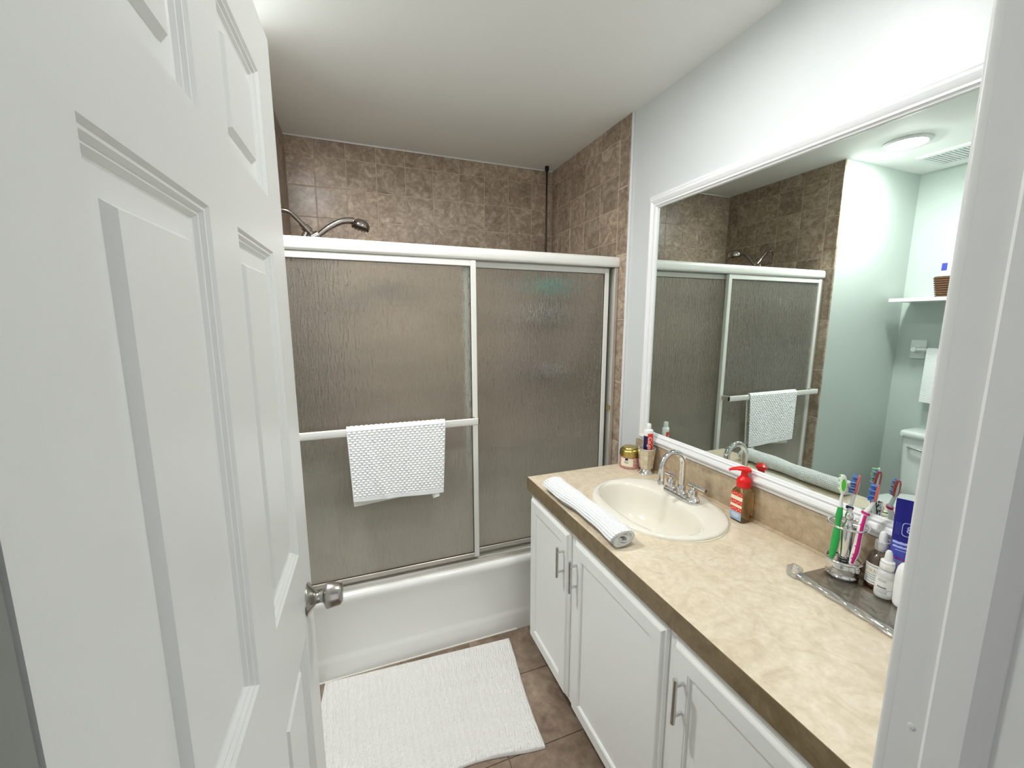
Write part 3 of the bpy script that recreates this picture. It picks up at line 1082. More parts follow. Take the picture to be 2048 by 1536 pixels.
def vdoor(y0, y1, handle_y, z0=0.100, z1=0.775):
    Tf = lambda u, v, w: (0.9845 - w - VO.x, u - VO.y, v)
    bm = NB()
    rings(bm, y0, y1, z0, z1, [(0, 0), (0, 0.005), (0.004, 0.009), (0.008, 0.010), (0.012, 0.0165), (0.015, 0.0185), (0.054, 0.0185), (0.056, 0.0165), (0.0585, 0.0165), (0.0605, 0.0105)], Tf, fill=False)
    d = obj('door', bm, 'cabinet_paint', van)
    bm = NB()
    rings(bm, y0 + 0.058, y1 - 0.058, z0 + 0.058, z1 - 0.058, [(0, 0.004), (0, 0.0108)], Tf)
    obj('panel', bm, 'cabinet_paint', d)
    bm = NB()
    hx = 0.939
    zt, zb = 0.711, 0.594
    tube(bm, [(hx - VO.x, handle_y - VO.y, zb), (hx - VO.x, handle_y - VO.y, zt)], 0.0058, 16)
    h = obj('handle', bm, 'satin', d, True, 50)
    for z in (zb + 0.019, zt - 0.019):
        obj('post', tube(NB(), [(hx - VO.x, handle_y - VO.y, z), (0.967 - VO.x, handle_y - VO.y, z)], 0.0042, 12), 'satin', d, True)
    return d


vdoor(1.207, 1.556, 1.238)
dB = vdoor(0.712, 1.171, 1.142)
vdoor(0.262, 0.688, 0.642)
# chipped paint at the top of the middle door
bm = NB()
for (yy_, zz_, a_, b_) in ((1.073, 0.7655, 0.011, 0.006), (1.055, 0.763, 0.010, 0.005), (1.086, 0.768, 0.006, 0.003)):
    vs = []
    for i in range(9):
        an = 2 * PI * i / 9
        k = 0.7 + 0.5 * random.random()
        vs.append(bm.verts.new((0.9668 - VO.x + (0.7745 - zz_ - b_ * k * math.sin(an)) * 0.0, yy_ + a_ * k * math.cos(an) - VO.y, zz_ + b_ * k * math.sin(an) - 0.010)))
    bm.faces.new(vs)
o = obj('paint_chip', bm, 'rust', dB)
o.modifiers.new('t', 'SOLIDIFY').thickness = 0.0006

# ------------------------------------------------------------------ countertop with sink cut-out
CX0, CX1, CY0, CY1 = 0.957, WR - 0.0015, YD + 0.003, 1.5605
SX, SY = 1.283, 1.134
ct = empty('countertop', (SX, SY, 0.806))
tag(ct, 'beige marbled laminate countertop with brown front edge', 'countertop')
bs = empty('backsplash', (SX, SY, 0.806))
tag(bs, 'beige laminate backsplash strip below the mirror frame', 'backsplash')
bm = NB()
angs = sorted([2 * PI * i / 72 for i in range(72)] + [math.atan2(y - SY, x - SX) % (2 * PI) for x in (CX0, CX1) for y in (CY0, CY1)])
top_o, top_i, bot_o, bot_i = [], [], [], []
for a in angs:
    c, s = math.cos(a), math.sin(a)
    t = min(((CX1 - SX) / c) if c > 1e-9 else 1e9, ((CX0 - SX) / c) if c < -1e-9 else 1e9, ((CY1 - SY) / s) if s > 1e-9 else 1e9, ((CY0 - SY) / s) if s < -1e-9 else 1e9)
    ti = 1.0 / math.sqrt((c / 0.200) ** 2 + (s / 0.242) ** 2)
    for L, tt, z in ((top_o, t, ZC), (top_i, ti, ZC), (bot_o, t, 0.8065), (bot_i, ti, 0.8065)):
        L.append(bm.verts.new((tt * c, tt * s, z - 0.806)))
n_ = len(angs)
for i in range(n_):
    j = (i + 1) % n_
    bm.faces.new((top_o[i], top_o[j], top_i[j], top_i[i]))
    bm.faces.new((bot_o[j], bot_o[i], bot_i[i], bot_i[j]))
    bm.faces.new((bot_o[i], bot_o[j], top_o[j], top_o[i]))
    bm.faces.new((top_i[i], top_i[j], bot_i[j], bot_i[i]))
obj('slab', bm, 'laminate', ct)
obj('edge_strip', B(CX0 - 0.0018 - SX, CX0 - SX, CY0 - SY, CY1 + 0.0018 - SY, 0.0005, ZC - 0.806), 'laminate_edge', ct)
obj('edge_strip', B(CX0 - SX, CX1 - SX, CY1 - SY, CY1 + 0.0018 - SY, 0.0005, ZC - 0.806), 'laminate_edge', ct)
obj('splash_board', B(1.5185 - SX, CX1 - SX, CY0 - SY, CY1 - SY, ZC - 0.806 + 0.0002, 0.978 - 0.806, 0.002), 'laminate_splash', bs, True)
bm = NB()     # cove strip between top and backsplash
pr = [(1.5185, ZC), (1.5185, ZC + 0.006), (1.513, ZC + 0.0028), (1.506, ZC + 0.0012), (1.5045, ZC)]
a = [bm.verts.new((x - SX, CY0 - SY, z - 0.806)) for x, z in pr]
b = [bm.verts.new((x - SX, CY1 - SY, z - 0.806)) for x, z in pr]
for i in range(len(pr)):
    j = (i + 1) % len(pr)
    bm.faces.new((a[i], a[j], b[j], b[i]))
bm.faces.new(a)
bm.faces.new(b)
obj('cove_strip', bm, 'laminate_splash', bs)

# ------------------------------------------------------------------ sink
sk = empty('sink', (SX, SY, ZC))
tag(sk, 'cream oval drop-in sink set into the countertop', 'sink')


def oval(bm, cx, ax, ay, z, e=2.0, n=72):
    vs = []
    for i in range(n):
        a = 2 * PI * i / n
        c, s = math.cos(a), math.sin(a)
        vs.append(bm.verts.new((cx - SX + ax * math.copysign(abs(c) ** (2 / e), c), ay * math.copysign(abs(s) ** (2 / e), s), z - ZC)))
    return vs


bm = NB()
icx, iax, iay = 1.242, 0.125, 0.219
rs = [oval(bm, SX, 0.212, 0.255, ZC + 0.0004, 2.1), oval(bm, SX, 0.212, 0.255, ZC + 0.004, 2.1), oval(bm, SX, 0.2095, 0.2525, ZC + 0.009, 2.1), oval(bm, SX, 0.204, 0.247, ZC + 0.0115, 2.1), oval(bm, SX, 0.19, 0.235, ZC + 0.0115, 2.1)]
rs += [oval(bm, icx, iax * 1.06, iay * 1.035, ZC + 0.0105, 2.35), oval(bm, icx, iax * 1.01, iay * 1.005, ZC + 0.0085, 2.35)]
rs += [oval(bm, icx + dx, iax * s, iay * s, z, e) for s, z, e, dx in ((0.975, 0.861, 2.35, 0), (0.945, 0.84, 2.3, 0), (0.90, 0.81, 2.25, 0.002), (0.82, 0.775, 2.2, 0.004), (0.68, 0.748, 2.1, 0.006), (0.48, 0.733, 2.0, 0.008), (0.2, 0.726, 2.0, 0.01))]
loft(bm, rs, False, True)
obj('basin', bm, 'porcelain', sk, True, 70)
bm = NB()
obj('drain', lathe(bm, [(0.024, 0.0), (0.023, 0.003), (0.016, 0.002), (0.014, -0.004), (0.002, -0.004)], 28, (icx + 0.01 - SX, 0, 0.7268 - ZC)), 'chrome', sk, True)
obj('caulk_ring', tube(NB(), [(0.214 * math.cos(2 * PI * i / 64), 0.257 * math.sin(2 * PI * i / 64), 0.0008) for i in range(64)], 0.0022, 6, closed=True), 'label_cream', sk, True)

# ------------------------------------------------------------------ faucet
FX, FY, FZ = 1.413, 1.146, ZC + 0.0117
fa = empty('faucet', (FX, FY, FZ))
tag(fa, 'chrome gooseneck faucet with two lever handles on the sink', 'faucet')
bm = NB()
pr = [(0.026, 0.083, 0.0), (0.026, 0.083, 0.008), (0.024, 0.081, 0.012), (0.020, 0.077, 0.0145)]
rs = []
for ax, ay, z in pr:
    ring = []
    for i in range(48):
        a = 2 * PI * i / 48
        ring.append(bm.verts.new((ax * math.cos(a), (ay - ax) * (1 if math.sin(a) > 0 else -1) * min(1, abs(math.sin(a)) * 6) + ax * math.sin(a), z)))
    rs.append(ring)
loft(bm, rs, True, True)
obj('base_plate', bm, 'chrome', fa, True, 45)
obj('spout_collar', lathe(NB(), [(0.0185, 0.014), (0.0185, 0.019), (0.0155, 0.021), (0.0155, 0.045), (0.014, 0.047)], 28), 'chrome', fa, True, 40)
pts = [(0, 0, 0.04), (0, 0, 0.09), (0, 0, 0.125)] + [(-0.049 + 0.049 * math.cos(R(a)), 0, 0.128 + 0.049 * math.sin(R(a))) for a in range(10, 171, 10)] + [(-0.0985, 0, 0.122), (-0.0995, 0, 0.078)]
obj('spout', tube(NB(), pts, 0.0112, 20), 'chrome', fa, True, 60)
obj('aerator', lathe(NB(), [(0.0118, 0.062), (0.0118, 0.079), (0.0113, 0.080)], 24, (-0.0995, 0, 0)), 'chrome', fa, True, 40)
for s in (1, -1):
    y = 0.0555 * s
    h = obj('handle', lathe(NB(), [(0.0225, 0.014), (0.0225, 0.018), (0.019, 0.020), (0.0165, 0.022), (0.0165, 0.046), (0.0150, 0.048), (0.0085, 0.049), (0.0085, 0.060)], 28, (0, y, 0)), 'chrome', fa, True, 40)
    obj('lever', tube(NB(), [(0, y - s * 0.020, 0.0655), (0, y + s * 0.058, 0.0655)], 0.0063, 16), 'chrome', h, True, 50)

# ------------------------------------------------------------------ mirror with moulded frame
WM = 1.5218
MY1, MZ0, MZ1 = 1.5415, 0.9805, 2.061
MY0 = 0.262
mi = empty('wall_mirror', (WM, 0.9, MZ0))
tag(mi, 'large rectangular wall mirror in a white moulded frame over the vanity', 'mirror')
MO = Vector((WM, 0.9, MZ0))
Tm = lambda u, v, w: (WM - w - MO.x, u - MO.y, v - MO.z)
FP = [(0, -0.016), (0, 0.004), (0.003, 0.0075), (0.010, 0.0085), (0.013, 0.0065), (0.016, 0.0125), (0.020, 0.0185), (0.026, 0.0205), (0.036, 0.0170), (0.041, 0.0125), (0.043, 0.0135), (0.047, 0.0135), (0.050, 0.0085), (0.0545, 0.0065), (0.0565, 0.0)]
for s in range(4):
    bm = NB()
    rings(bm, MY0, MY1, MZ0, MZ1, FP, Tm, fill=False, sides=(s,))
    bmesh.ops.delete(bm, geom=[v for v in bm.verts if not v.link_faces], context='VERTS')
    obj('frame_rail', bm, 'frame_white', mi, True, 32)
bm = NB()
rings(bm, MY0 + 0.05, MY1 - 0.05, MZ0 + 0.05, MZ1 - 0.05, [(0, -0.005), (0, 0.0)], Tm)
obj('glass', bm, 'mirror', mi)

# ------------------------------------------------------------------ rolled towel on the counter
def towel_roll():
    t = empty('rolled_towel', (1.003, 1.17, ZC + 0.001))
    tag(t, 'white ribbed towel rolled up along the counter edge beside the sink', 'towel')
    turns, th = 3.1, 0.0072
    nth, na = 620, 300
    th_a = np.linspace(0, turns * 2 * PI, nth)
    r_in = 0.0025 + th * th_a / (2 * PI) * 1.13
    L0, L1 = 0.940 - 1.17, 1.398 - 1.17
    ax = np.linspace(L0, L1, na)
    A, Y = np.meshgrid(th_a, ax, indexing='ij')
    base = r_in[:, None] * np.ones_like(Y)
    outer_turn = np.clip((A - (turns - 1.25) * 2 * PI) / 1.0, 0, 1)
    s = (Y - L0) / (L1 - L0)
    swell = 1.0 + 0.05 * np.sin(s * 9 + 0.6) + 0.04 * np.sin(s * 19 + 1.1) + 0.06 * (s - 0.5)
    rib = 0.0014 * np.sin(Y * 2 * PI / 0.0085) * np.sin(A * 26) + 0.0011 * np.sin(A * 26)
    phi = A + 2.5
    off = 0.002 * np.sin(A * 2.0)
    def place(rr):
        x = 1.22 * rr * np.cos(phi) * swell + 0.006 * np.sin(s * 5.5)
        z = 0.86 * rr * np.sin(phi) * swell
        return x, z
    xi, zi = place(base - th * 0.0)
    xo, zo = place(base + th + (rib + off) * (0.25 + 0.75 * outer_turn))
    yo = Y + 0.004 * np.sin(A * 1.3)
    zmin = min(zo.min(), zi.min())
    lift = 0.0265
    zo = np.maximum(zo + lift, 0.0006 + 0.0004 * np.sin(Y * 900))
    zi = np.maximum(zi + lift, 0.004)
    P_o = np.stack([xo, yo, zo], -1)
    P_i = np.stack([xi, yo, zi], -1)
    ring = np.concatenate([P_o, P_i[::-1]], 0)
    Vv = ring.reshape(-1, 3)
    o = np_grid('cloth', Vv, ring.shape[0], na, 'towel_roll', t, closed_u=True)
    # end faces
    me = o.data
    bm = bmesh.new()
    bm.from_mesh(me)
    bm.verts.ensure_lookup_table()
    N = ring.shape[0]
    for col in (0, na - 1):
        for i in range(nth - 1):
            q = [bm.verts[k * na + col] for k in (i, i + 1, N - 2 - i, N - 1 - i)]
            try:
                f = bm.faces.new(q)
                f.smooth = True
            except ValueError:
                pass
    bmesh.ops.recalc_face_normals(bm, faces=bm.faces)
    bm.to_mesh(me)
    bm.free()
    me.set_sharp_from_angle(angle=R(60))
    return t


towel_roll()

# ------------------------------------------------------------------ candle jar
def cyl_fn(c, r, z0, ang0):
    """wrap flat text round a vertical cylinder"""
    return lambda x, y: Vector((c[0] + r * math.cos(ang0 + x / r), c[1] + r * math.sin(ang0 + x / r), z0 + y))


def patch(bm, c, r, a0, a1, z0, z1, n=16):
    rows = [[bm.verts.new((c[0] + r * math.cos(a0 + (a1 - a0) * i / n), c[1] + r * math.sin(a0 + (a1 - a0) * i / n), z)) for i in range(n + 1)] for z in (z0, z1)]
    for i in range(n):
        bm.faces.new((rows[0][i], rows[0][i + 1], rows[1][i + 1], rows[1][i]))
    return bm


def facing(x, y):
    return math.atan2(0.0 - y, 0.2901 - x)


JX, JY = 1.452, 1.513
jar = empty('candle_jar', (JX, JY, ZC))
tag(jar, 'squat pink patterned jar with gold lid at the counter corner', 'jar')
obj('body', lathe(NB(), [(0.042, 0.0), (0.0455, 0.004), (0.0465, 0.012), (0.0455, 0.048), (0.043, 0.056)], 40), 'pink_print', jar, True)
fa_ = facing(JX, JY)
lb = obj('label', patch(NB(), (0, 0), 0.0470, fa_ - 0.92, fa_ + 0.34, 0.013, 0.050), 'label_cream', jar, True)
obj('emblem', patch(NB(), (0, 0), 0.0473, fa_ - 0.44, fa_ - 0.16, 0.041, 0.0515, 6), 'navy', lb)
for zz in (0.0335, 0.028):
    obj('print_line', patch(NB(), (0, 0), 0.0473, fa_ - 0.52, fa_ - 0.10, zz, zz + 0.0028, 6), 'ink_grey', lb)
obj('lid', lathe(NB(), [(0.0455, 0.055), (0.047, 0.057), (0.0475, 0.062), (0.0455, 0.067), (0.0465, 0.071), (0.0465, 0.078), (0.0430, 0.084), (0.0375, 0.088), (0.0365, 0.092), (0.033, 0.0955), (0.004, 0.0965)], 44), 'gold_lid', jar, True, 35)

# ------------------------------------------------------------------ tumbler and toothpaste
UX, UY = 1.471, 1.420
cup = empty('tumbler', (UX, UY, ZC))
tag(cup, 'pearly beige tumbler on a silver foot holding toothpaste', 'tumbler')
obj('foot', lathe(NB(), [(0.036, 0.0), (0.036, 0.003), (0.033, 0.007), (0.026, 0.012), (0.0225, 0.019), (0.0235, 0.022)], 36), 'chrome', cup, True, 35)
# mosaic of mother-of-pearl plates
pear = obj('liner', lathe(NB(), [(0.0225, 0.022), (0.027, 0.026), (0.0300, 0.045), (0.0325, 0.075), (0.0355, 0.105), (0.0365, 0.1135), (0.0330, 0.1135), (0.0300, 0.09), (0.0255, 0.03), (0.004, 0.026)], 36, capt=True, capb=False), 'pearl', cup, True, 60)
PR = [(0.0278, 0.0255), (0.0302, 0.045), (0.0322, 0.066), (0.0345, 0.087), (0.0365, 0.1065)]
PMATS = []
for k, cc in enumerate(((0.70, 0.62, 0.46), (0.60, 0.52, 0.37), (0.76, 0.70, 0.57))):
    PMATS.append(M('pearl_plate_%d' % k, cc, 0.18, 0.3))
nsid = 12
for k in range(4):
    for i in range(nsid):
        a0, a1 = 2 * PI * i / nsid + 0.012, 2 * PI * (i + 1) / nsid - 0.012
        (r0, z0), (r1, z1) = PR[k], PR[k + 1]
        bm = NB()
        vs = []
        for off in (0.0, 0.0012):
            for (r, z, a) in ((r0, z0 + 0.0004, a0), (r0, z0 + 0.0004, a1), (r1, z1 - 0.0004, a1), (r1, z1 - 0.0004, a0)):
                vs.append(bm.verts.new(((r + off) * math.cos(a), (r + off) * math.sin(a), z)))
        for f in ((0, 1, 2, 3), (4, 5, 6, 7), (0, 1, 5, 4), (1, 2, 6, 5), (2, 3, 7, 6), (3, 0, 4, 7)):
            bm.faces.new([vs[q] for q in f])
        obj('plate', bm, PMATS[(i * 2 + k * 3 + (i * k) % 2) % 3], cup)
obj('rim', tube(NB(), [(0.0362 * math.cos(2 * PI * i / 40), 0.0362 * math.sin(2 * PI * i / 40), 0.1135) for i in range(40)], 0.0022, 8, closed=True), 'silver_plastic', cup, True)

# toothpaste: flat crimp at the bottom, round shoulder and cap at the top
pa = facing(UX, UY)
tp = empty('toothpaste_tube', (UX + 0.004, UY + 0.0, ZC + 0.036), pa + PI / 2)
tag(tp, 'red and white toothpaste tube standing cap up in the tumbler', 'toothpaste')
# local x runs to the viewer's right, local -y faces the viewer


def tube_body(bm, secs, n=32, a0=0.0, a1=2 * PI, off=0.0):
    rs = []
    m = n if a1 - a0 > 6.2 else n + 1
    for ax, ay, z in secs:
        rs.append([bm.verts.new(((ax + off) * math.cos(a0 + (a1 - a0) * i / n), (ay + off) * math.sin(a0 + (a1 - a0) * i / n), z)) for i in range(m)])
    for a, b in zip(rs, rs[1:]):
        for i in range(n):
            j = (i + 1) % m
            bm.faces.new((a[i], a[j], b[j], b[i]))
    return rs


TS = [(0.0205, 0.0015, 0.0), (0.0205, 0.004, 0.02), (0.0215, 0.0105, 0.07), (0.0215, 0.0130, 0.11), (0.0205, 0.0145, 0.150), (0.0195, 0.0150, 0.158), (0.0165, 0.0130, 0.1625), (0.0085, 0.0085, 0.166)]
bm = NB()
rs = tube_body(bm, TS)
bm.faces.new(rs[0][::-1])
bm.faces.new(rs[-1])
tbd = obj('body', bm, 'white_plastic', tp, True)
bm = NB()
tube_body(bm, [(0.0206, 0.0016, 0.0), (0.0206, 0.0042, 0.02), (0.0216, 0.0107, 0.07), (0.0216, 0.0132, 0.11), (0.0207, 0.0146, 0.146)], 20, R(262), R(338), 0.0004)
obj('red_print', bm, 'label_red', tbd, True)
bm = NB()
tube_body(bm, [(0.0206, 0.0016, 0.0), (0.0206, 0.0042, 0.02), (0.0216, 0.0107, 0.07), (0.0216, 0.0132, 0.11), (0.0210, 0.0140, 0.134)], 12, R(205), R(262), 0.0004)
obj('blue_print', bm, 'navy', tbd, True)


def on_tube(x, y):
    # text rotated to read downwards: glyph x -> -z, glyph y -> local x
    z = 0.093 - x
    t = min(max((z - 0.07) / 0.076, 0), 1)
    ax, ay = 0.0217, 0.0107 + 0.0042 * t + 0.0008
    lx = 0.0070 + y
    return Vector((lx, -ay * math.sqrt(max(0.02, 1 - (lx / ax) ** 2)) - 0.0006, z))


text('lettering', 'Colgate', 0.024, on_tube, 'white_plastic', tbd, sx=1.02, shear=0.12)
obj('cap', lathe(NB(), [(0.0095, 0.166), (0.0102, 0.168), (0.0095, 0.186), (0.0080, 0.1885), (0.002, 0.189)], 24), 'white_plastic', tp, True, 40)

# ------------------------------------------------------------------ soap dispenser
QX, QY = 1.484, 0.945
so = empty('soap_dispenser', (QX, QY, ZC))
tag(so, 'amber soap bottle with red pump top and striped label', 'soap bottle')


def rrect(bm, hx, hy, r, z, n=5):
    vs = []
    for sx_, sy_, a0 in ((1, 1, 0), (-1, 1, 90), (-1, -1, 180), (1, -1, 270)):
        for i in range(n + 1):
            a = R(a0 + 90 * i / n)
            vs.append(bm.verts.new((sx_ * (hx - r) + r * math.cos(a), sy_ * (hy - r) + r * math.sin(a), z)))
    return vs


bm = NB()
rs = [rrect(bm, hx, hy, r, z) for hx, hy, r, z in ((0.023, 0.023, 0.008, 0.0), (0.0255, 0.0255, 0.009, 0.003), (0.0265, 0.0265, 0.009, 0.010), (0.0265, 0.0265, 0.009, 0.092), (0.0255, 0.0255, 0.010, 0.104), (0.0215, 0.0215, 0.012, 0.113), (0.0175, 0.0175, 0.0170, 0.118), (0.0170, 0.0170, 0.0168, 0.124))]
loft(bm, rs, True, True)
sb = obj('bottle', bm, 'amber_glass', so, True, 60)
# label on the face looking towards the room
lx = -0.0268
for z0, z1, mt in ((0.008, 0.036, 'label_blue'), (0.036, 0.0515, 'label_red'), (0.0515, 0.061, 'label_cream'), (0.061, 0.0765, 'label_red'), (0.0765, 0.0895, 'label_cream'), (0.0895, 0.1035, 'label_red')):
    obj('label_band', B(lx - 0.0004, lx, -0.0215, 0.0215, z0, z1), mt, sb)
for z, w in ((0.027, 0.026), (0.022, 0.030), (0.017, 0.020)):
    obj('print_line', B(lx - 0.0007, lx - 0.0004, -w / 2, w / 2, z, z + 0.002), 'label_white', sb)
rx = 0
for z in (0.0435, 0.0685, 0.0965):
    for k in range(6):
        c = Vector((lx - 0.0005, -0.018 + 0.0072 * k, z + 0.003 * math.sin(k * 2.3)))
        obj('print_dot', lathe(NB(), [(0.0016, 0), (0.0012, 0.0004)], 8, c, rot=Matrix.Rotation(R(-90), 3, 'Y')), 'label_cream', sb)
pm = obj('pump_collar', lathe(NB(), [(0.0215, 0.119), (0.0225, 0.121), (0.0225, 0.142), (0.0205, 0.148), (0.0145, 0.153), (0.0115, 0.157), (0.0105, 0.171), (0.012, 0.174)], 32), 'red_plastic', so, True, 40)
sd_ = Vector((-0.78, 0.62, 0)).normalized()      # nozzle points towards the sink
bm = NB()
pts = [(-0.016, 0.178, 0.0165, 0.0065), (0.0, 0.180, 0.0175, 0.0085), (0.012, 0.181, 0.0150, 0.0075), (0.026, 0.180, 0.0085, 0.0055), (0.042, 0.176, 0.0058, 0.0042), (0.048, 0.172, 0.0052, 0.0035)]
tube(bm, [sd_ * d + Vector((0, 0, z)) for d, z, a, b in pts], 1, 16, flat=[(a, b) for d, z, a, b in pts])
obj('pump_head', bm, 'red_plastic', so, True, 50)
obj('dip_tube', lathe(NB(), [(0.0025, 0.006), (0.0025, 0.12)], 8, (0.004, 0.003, 0)), 'frosted_plastic', so, True)

# ------------------------------------------------------------------ clear tray with twisted rope edges
ang = R(-4.0)
TRX, TRY = 1.344, 0.664          # visible corner
tray = empty('vanity_tray', (TRX, TRY, ZC), ang)
tag(tray, 'clear glass vanity tray with twisted rope edge and corner blocks', 'tray')
TWD, TLN = 0.160, 0.36           # depth (towards wall), length (towards the door)
obj('plate', B(0.004, TWD, -TLN, -0.004, 0.004, 0.0085, 0.0015), 'tray_glass', tray, True)


def rope(p0, p1, z, r=0.0092):
    p0, p1 = Vector((*p0, z)), Vector((*p1, z))
    L = (p1 - p0).length
    n, m = int(L / 0.004), 12
    d = (p1 - p0).normalized()
    a = Vector((-d.y, d.x, 0))
    bm = NB()
    rs = []
    for i in range(n + 1):
        s = L * i / n
        tw = s / 0.062 * PI
        ring = []
        for j in range(m):
            q = 2 * PI * j / m
            rr = r * (0.62 + 0.38 * abs(math.cos(q - tw)))
            ring.append(bm.verts.new(p0 + d * s + a * rr * math.cos(q) + Vector((0, 0, 1)) * rr * math.sin(q)))
        rs.append(ring)
    loft(bm, rs, True, True)
    obj('rope_edge', bm, 'rope_glass', tray, True, 70)


rope((0.0, -0.012), (0.0, -TLN + 0.012), 0.0105)
rope((TWD, -0.012), (TWD, -TLN + 0.012), 0.0125, 0.0055)
for x in (0.0, TWD - 0.010):
    for y in (0.0, -TLN):
        bm = NB()
        box(bm, x - 0.015, x + 0.015, y - 0.015, y + 0.015, 0.0005, 0.030, 0.007, 3)
        obj('corner_block', bm, 'rope_glass', tray, True, 50)
ZT_ = ZC + 0.0088      # top of the tray plate

# ------------------------------------------------------------------ toothbrush holder
GX, GY = 1.4585, 0.6180
th_ = empty('toothbrush_holder', (GX, GY, ZT_))
tag(th_, 'chrome toothbrush holder with round bowl, post and top ring', 'toothbrush holder')
obj('bowl', lathe(NB(), [(0.034, 0.0), (0.036, 0.002), (0.036, 0.005), (0.032, 0.008), (0.0345, 0.013), (0.0385, 0.023), (0.0385, 0.031), (0.0355, 0.038), (0.0355, 0.041)], 40, capt=False), 'chrome', th_, True, 35)
obj('bowl_rim', tube(NB(), [(0.0385 * math.cos(2 * PI * i / 48), 0.0385 * math.sin(2 * PI * i / 48), 0.0445) for i in range(48)], 0.0035, 10, closed=True), 'chrome', th_, True)
obj('bowl_floor', lathe(NB(), [(0.0355, 0.0375), (0.030, 0.034), (0.012, 0.033), (0.010, 0.036)], 40, capb=False), 'chrome', th_, True)
obj('post', lathe(NB(), [(0.0145, 0.034), (0.0135, 0.045), (0.012, 0.13), (0.009, 0.142), (0.006, 0.147), (0.005, 0.152), (0.008, 0.157), (0.0095, 0.163), (0.008, 0.169), (0.0045, 0.173), (0.006, 0.178), (0.004, 0.183), (0.001, 0.184)], 24), 'chrome', th_, True)
obj('top_ring', tube(NB(), [(0.042 * math.cos(2 * PI * i / 48), 0.042 * math.sin(2 * PI * i / 48), 0.140) for i in range(48)], 0.0028, 10, closed=True), 'chrome', th_, True)
for i in range(4):
    a = 2 * PI * i / 4 + 0.5
    obj('spoke', tube(NB(), [(0.010 * math.cos(a), 0.010 * math.sin(a), 0.141), (0.042 * math.cos(a), 0.042 * math.sin(a), 0.140)], 0.0022, 8), 'chrome', th_, True)

# ------------------------------------------------------------------ toothbrushes


def brush(pts, handle_secs, body_mat, grip_mat, head_dir, head_mat, br_mats, label, grip_rng, dots=False, collar=None, back=None, gw=(0.62, 0.95), goff=0.0016):
    """pts: path from the foot up to the head tip (world)"""
    pts = [Vector(p) + Vector((-0.0185, -0.0100, 0)) for p in pts]
    P0 = Vector(pts[0])
    t = empty('toothbrush', P0)
    tag(t, label, 'toothbrush', 'toothbrushes in the chrome holder')
    path = spline([Vector(p) - P0 for p in pts], 6)
    k = len(path)
    view = (Vector((0.2901, 0, 1.45)) - P0).normalized()
    fl = []
    for i in range(k):
        s = i / (k - 1) * (len(handle_secs) - 1)
        a = int(min(s, len(handle_secs) - 2))
        f = s - a
        fl.append(tuple(handle_secs[a][q] * (1 - f) + handle_secs[a + 1][q] * f for q in (0, 1)))
    obj('handle', tube(NB(), path, 1, 14, flat=fl, up=view), body_mat, t, True)
    i0, i1 = int(grip_rng[0] * (k - 1)), int(grip_rng[1] * (k - 1))
    right = Vector((-view.y, view.x, 0)).normalized()
    gp = [p + view * goff + right * (goff * 0.75) for p in path[i0:i1 + 1]]
    obj('grip', tube(NB(), gp, 1, 12, flat=[(a * gw[0], b * gw[1]) for a, b in fl[i0:i1 + 1]], up=view), grip_mat, t, True)
    if collar is not None:
        ci = int(collar * (k - 1))
        a, b = fl[ci]
        obj('collar', tube(NB(), path[ci - 1:ci + 2], 1, 14, flat=[(a * 1.45, b * 1.5)] * 3, up=view), grip_mat, t, True)
    if dots:
        for q in range(5):
            ci = int((0.10 + 0.085 * q) * (k - 1))
            a, b = fl[ci]
            c = path[ci] + view * (b + 0.0004) - right * a * 0.35
            rot = view.to_track_quat('Z', 'Y').to_matrix()
            obj('grip_dot', lathe(NB(), [(0.0017, -0.001), (0.0015, 0.0006)], 10, c, rot=rot), 'magenta' if grip_mat == 'magenta' else 'navy', t)
    # head plate along the last stretch
    h0, h1 = path[int(0.80 * (k - 1))], path[-1]
    ax = (h1 - h0).normalized()
    hd_ = Vector(head_dir).normalized()
    hd_ = (hd_ - ax * hd_.dot(ax)).normalized()
    sd2 = ax.cross(hd_)
    cen = (h0 + h1) / 2
    L = (h1 - h0).length
    bm = NB()
    rs = []
    for z, s in ((-0.0028, 0.8), (-0.0018, 1.0), (0.0018, 1.0), (0.0026, 0.9)):
        rs.append([bm.verts.new(cen + ax * (L * 0.62) * s * math.copysign(abs(math.cos(a)) ** 0.7, math.cos(a)) + sd2 * 0.0074 * s * math.copysign(abs(math.sin(a)) ** 0.8, math.sin(a)) + hd_ * z) for a in [2 * PI * i / 24 for i in range(24)]])
    loft(bm, rs, True, True)
    he = obj('head', bm, head_mat, t, True, 45)
    if back:
        bm = NB()
        rs = []
        for z, s in ((-0.0024, 0.8), (-0.0036, 0.75)):
            rs.append([bm.verts.new(cen + ax * (L * 0.5) * s * math.cos(a) + sd2 * 0.0062 * s * math.sin(a) + hd_ * z) for a in [2 * PI * i / 18 for i in range(18)]])
        loft(bm, rs, True, True)
        obj('tongue_pad', bm, back, he, True)
    nrow = 7
    for r_ in range(nrow):
        for c_ in (-1, 0, 1):
            p = cen + ax * (L * 0.52) * (2 * r_ / (nrow - 1) - 1) + sd2 * 0.0042 * c_
            hgt = 0.0135 + 0.0015 * math.sin(r_ * 2.1)
            rot = hd_.to_track_quat('Z', 'Y').to_matrix()
            obj('bristle_tuft', lathe(NB(), [(0.0014, 0.002), (0.0017, hgt)], 8, p, rot=rot), br_mats[(r_ + (c_ == 0)) % len(br_mats)], he, True)
    return t


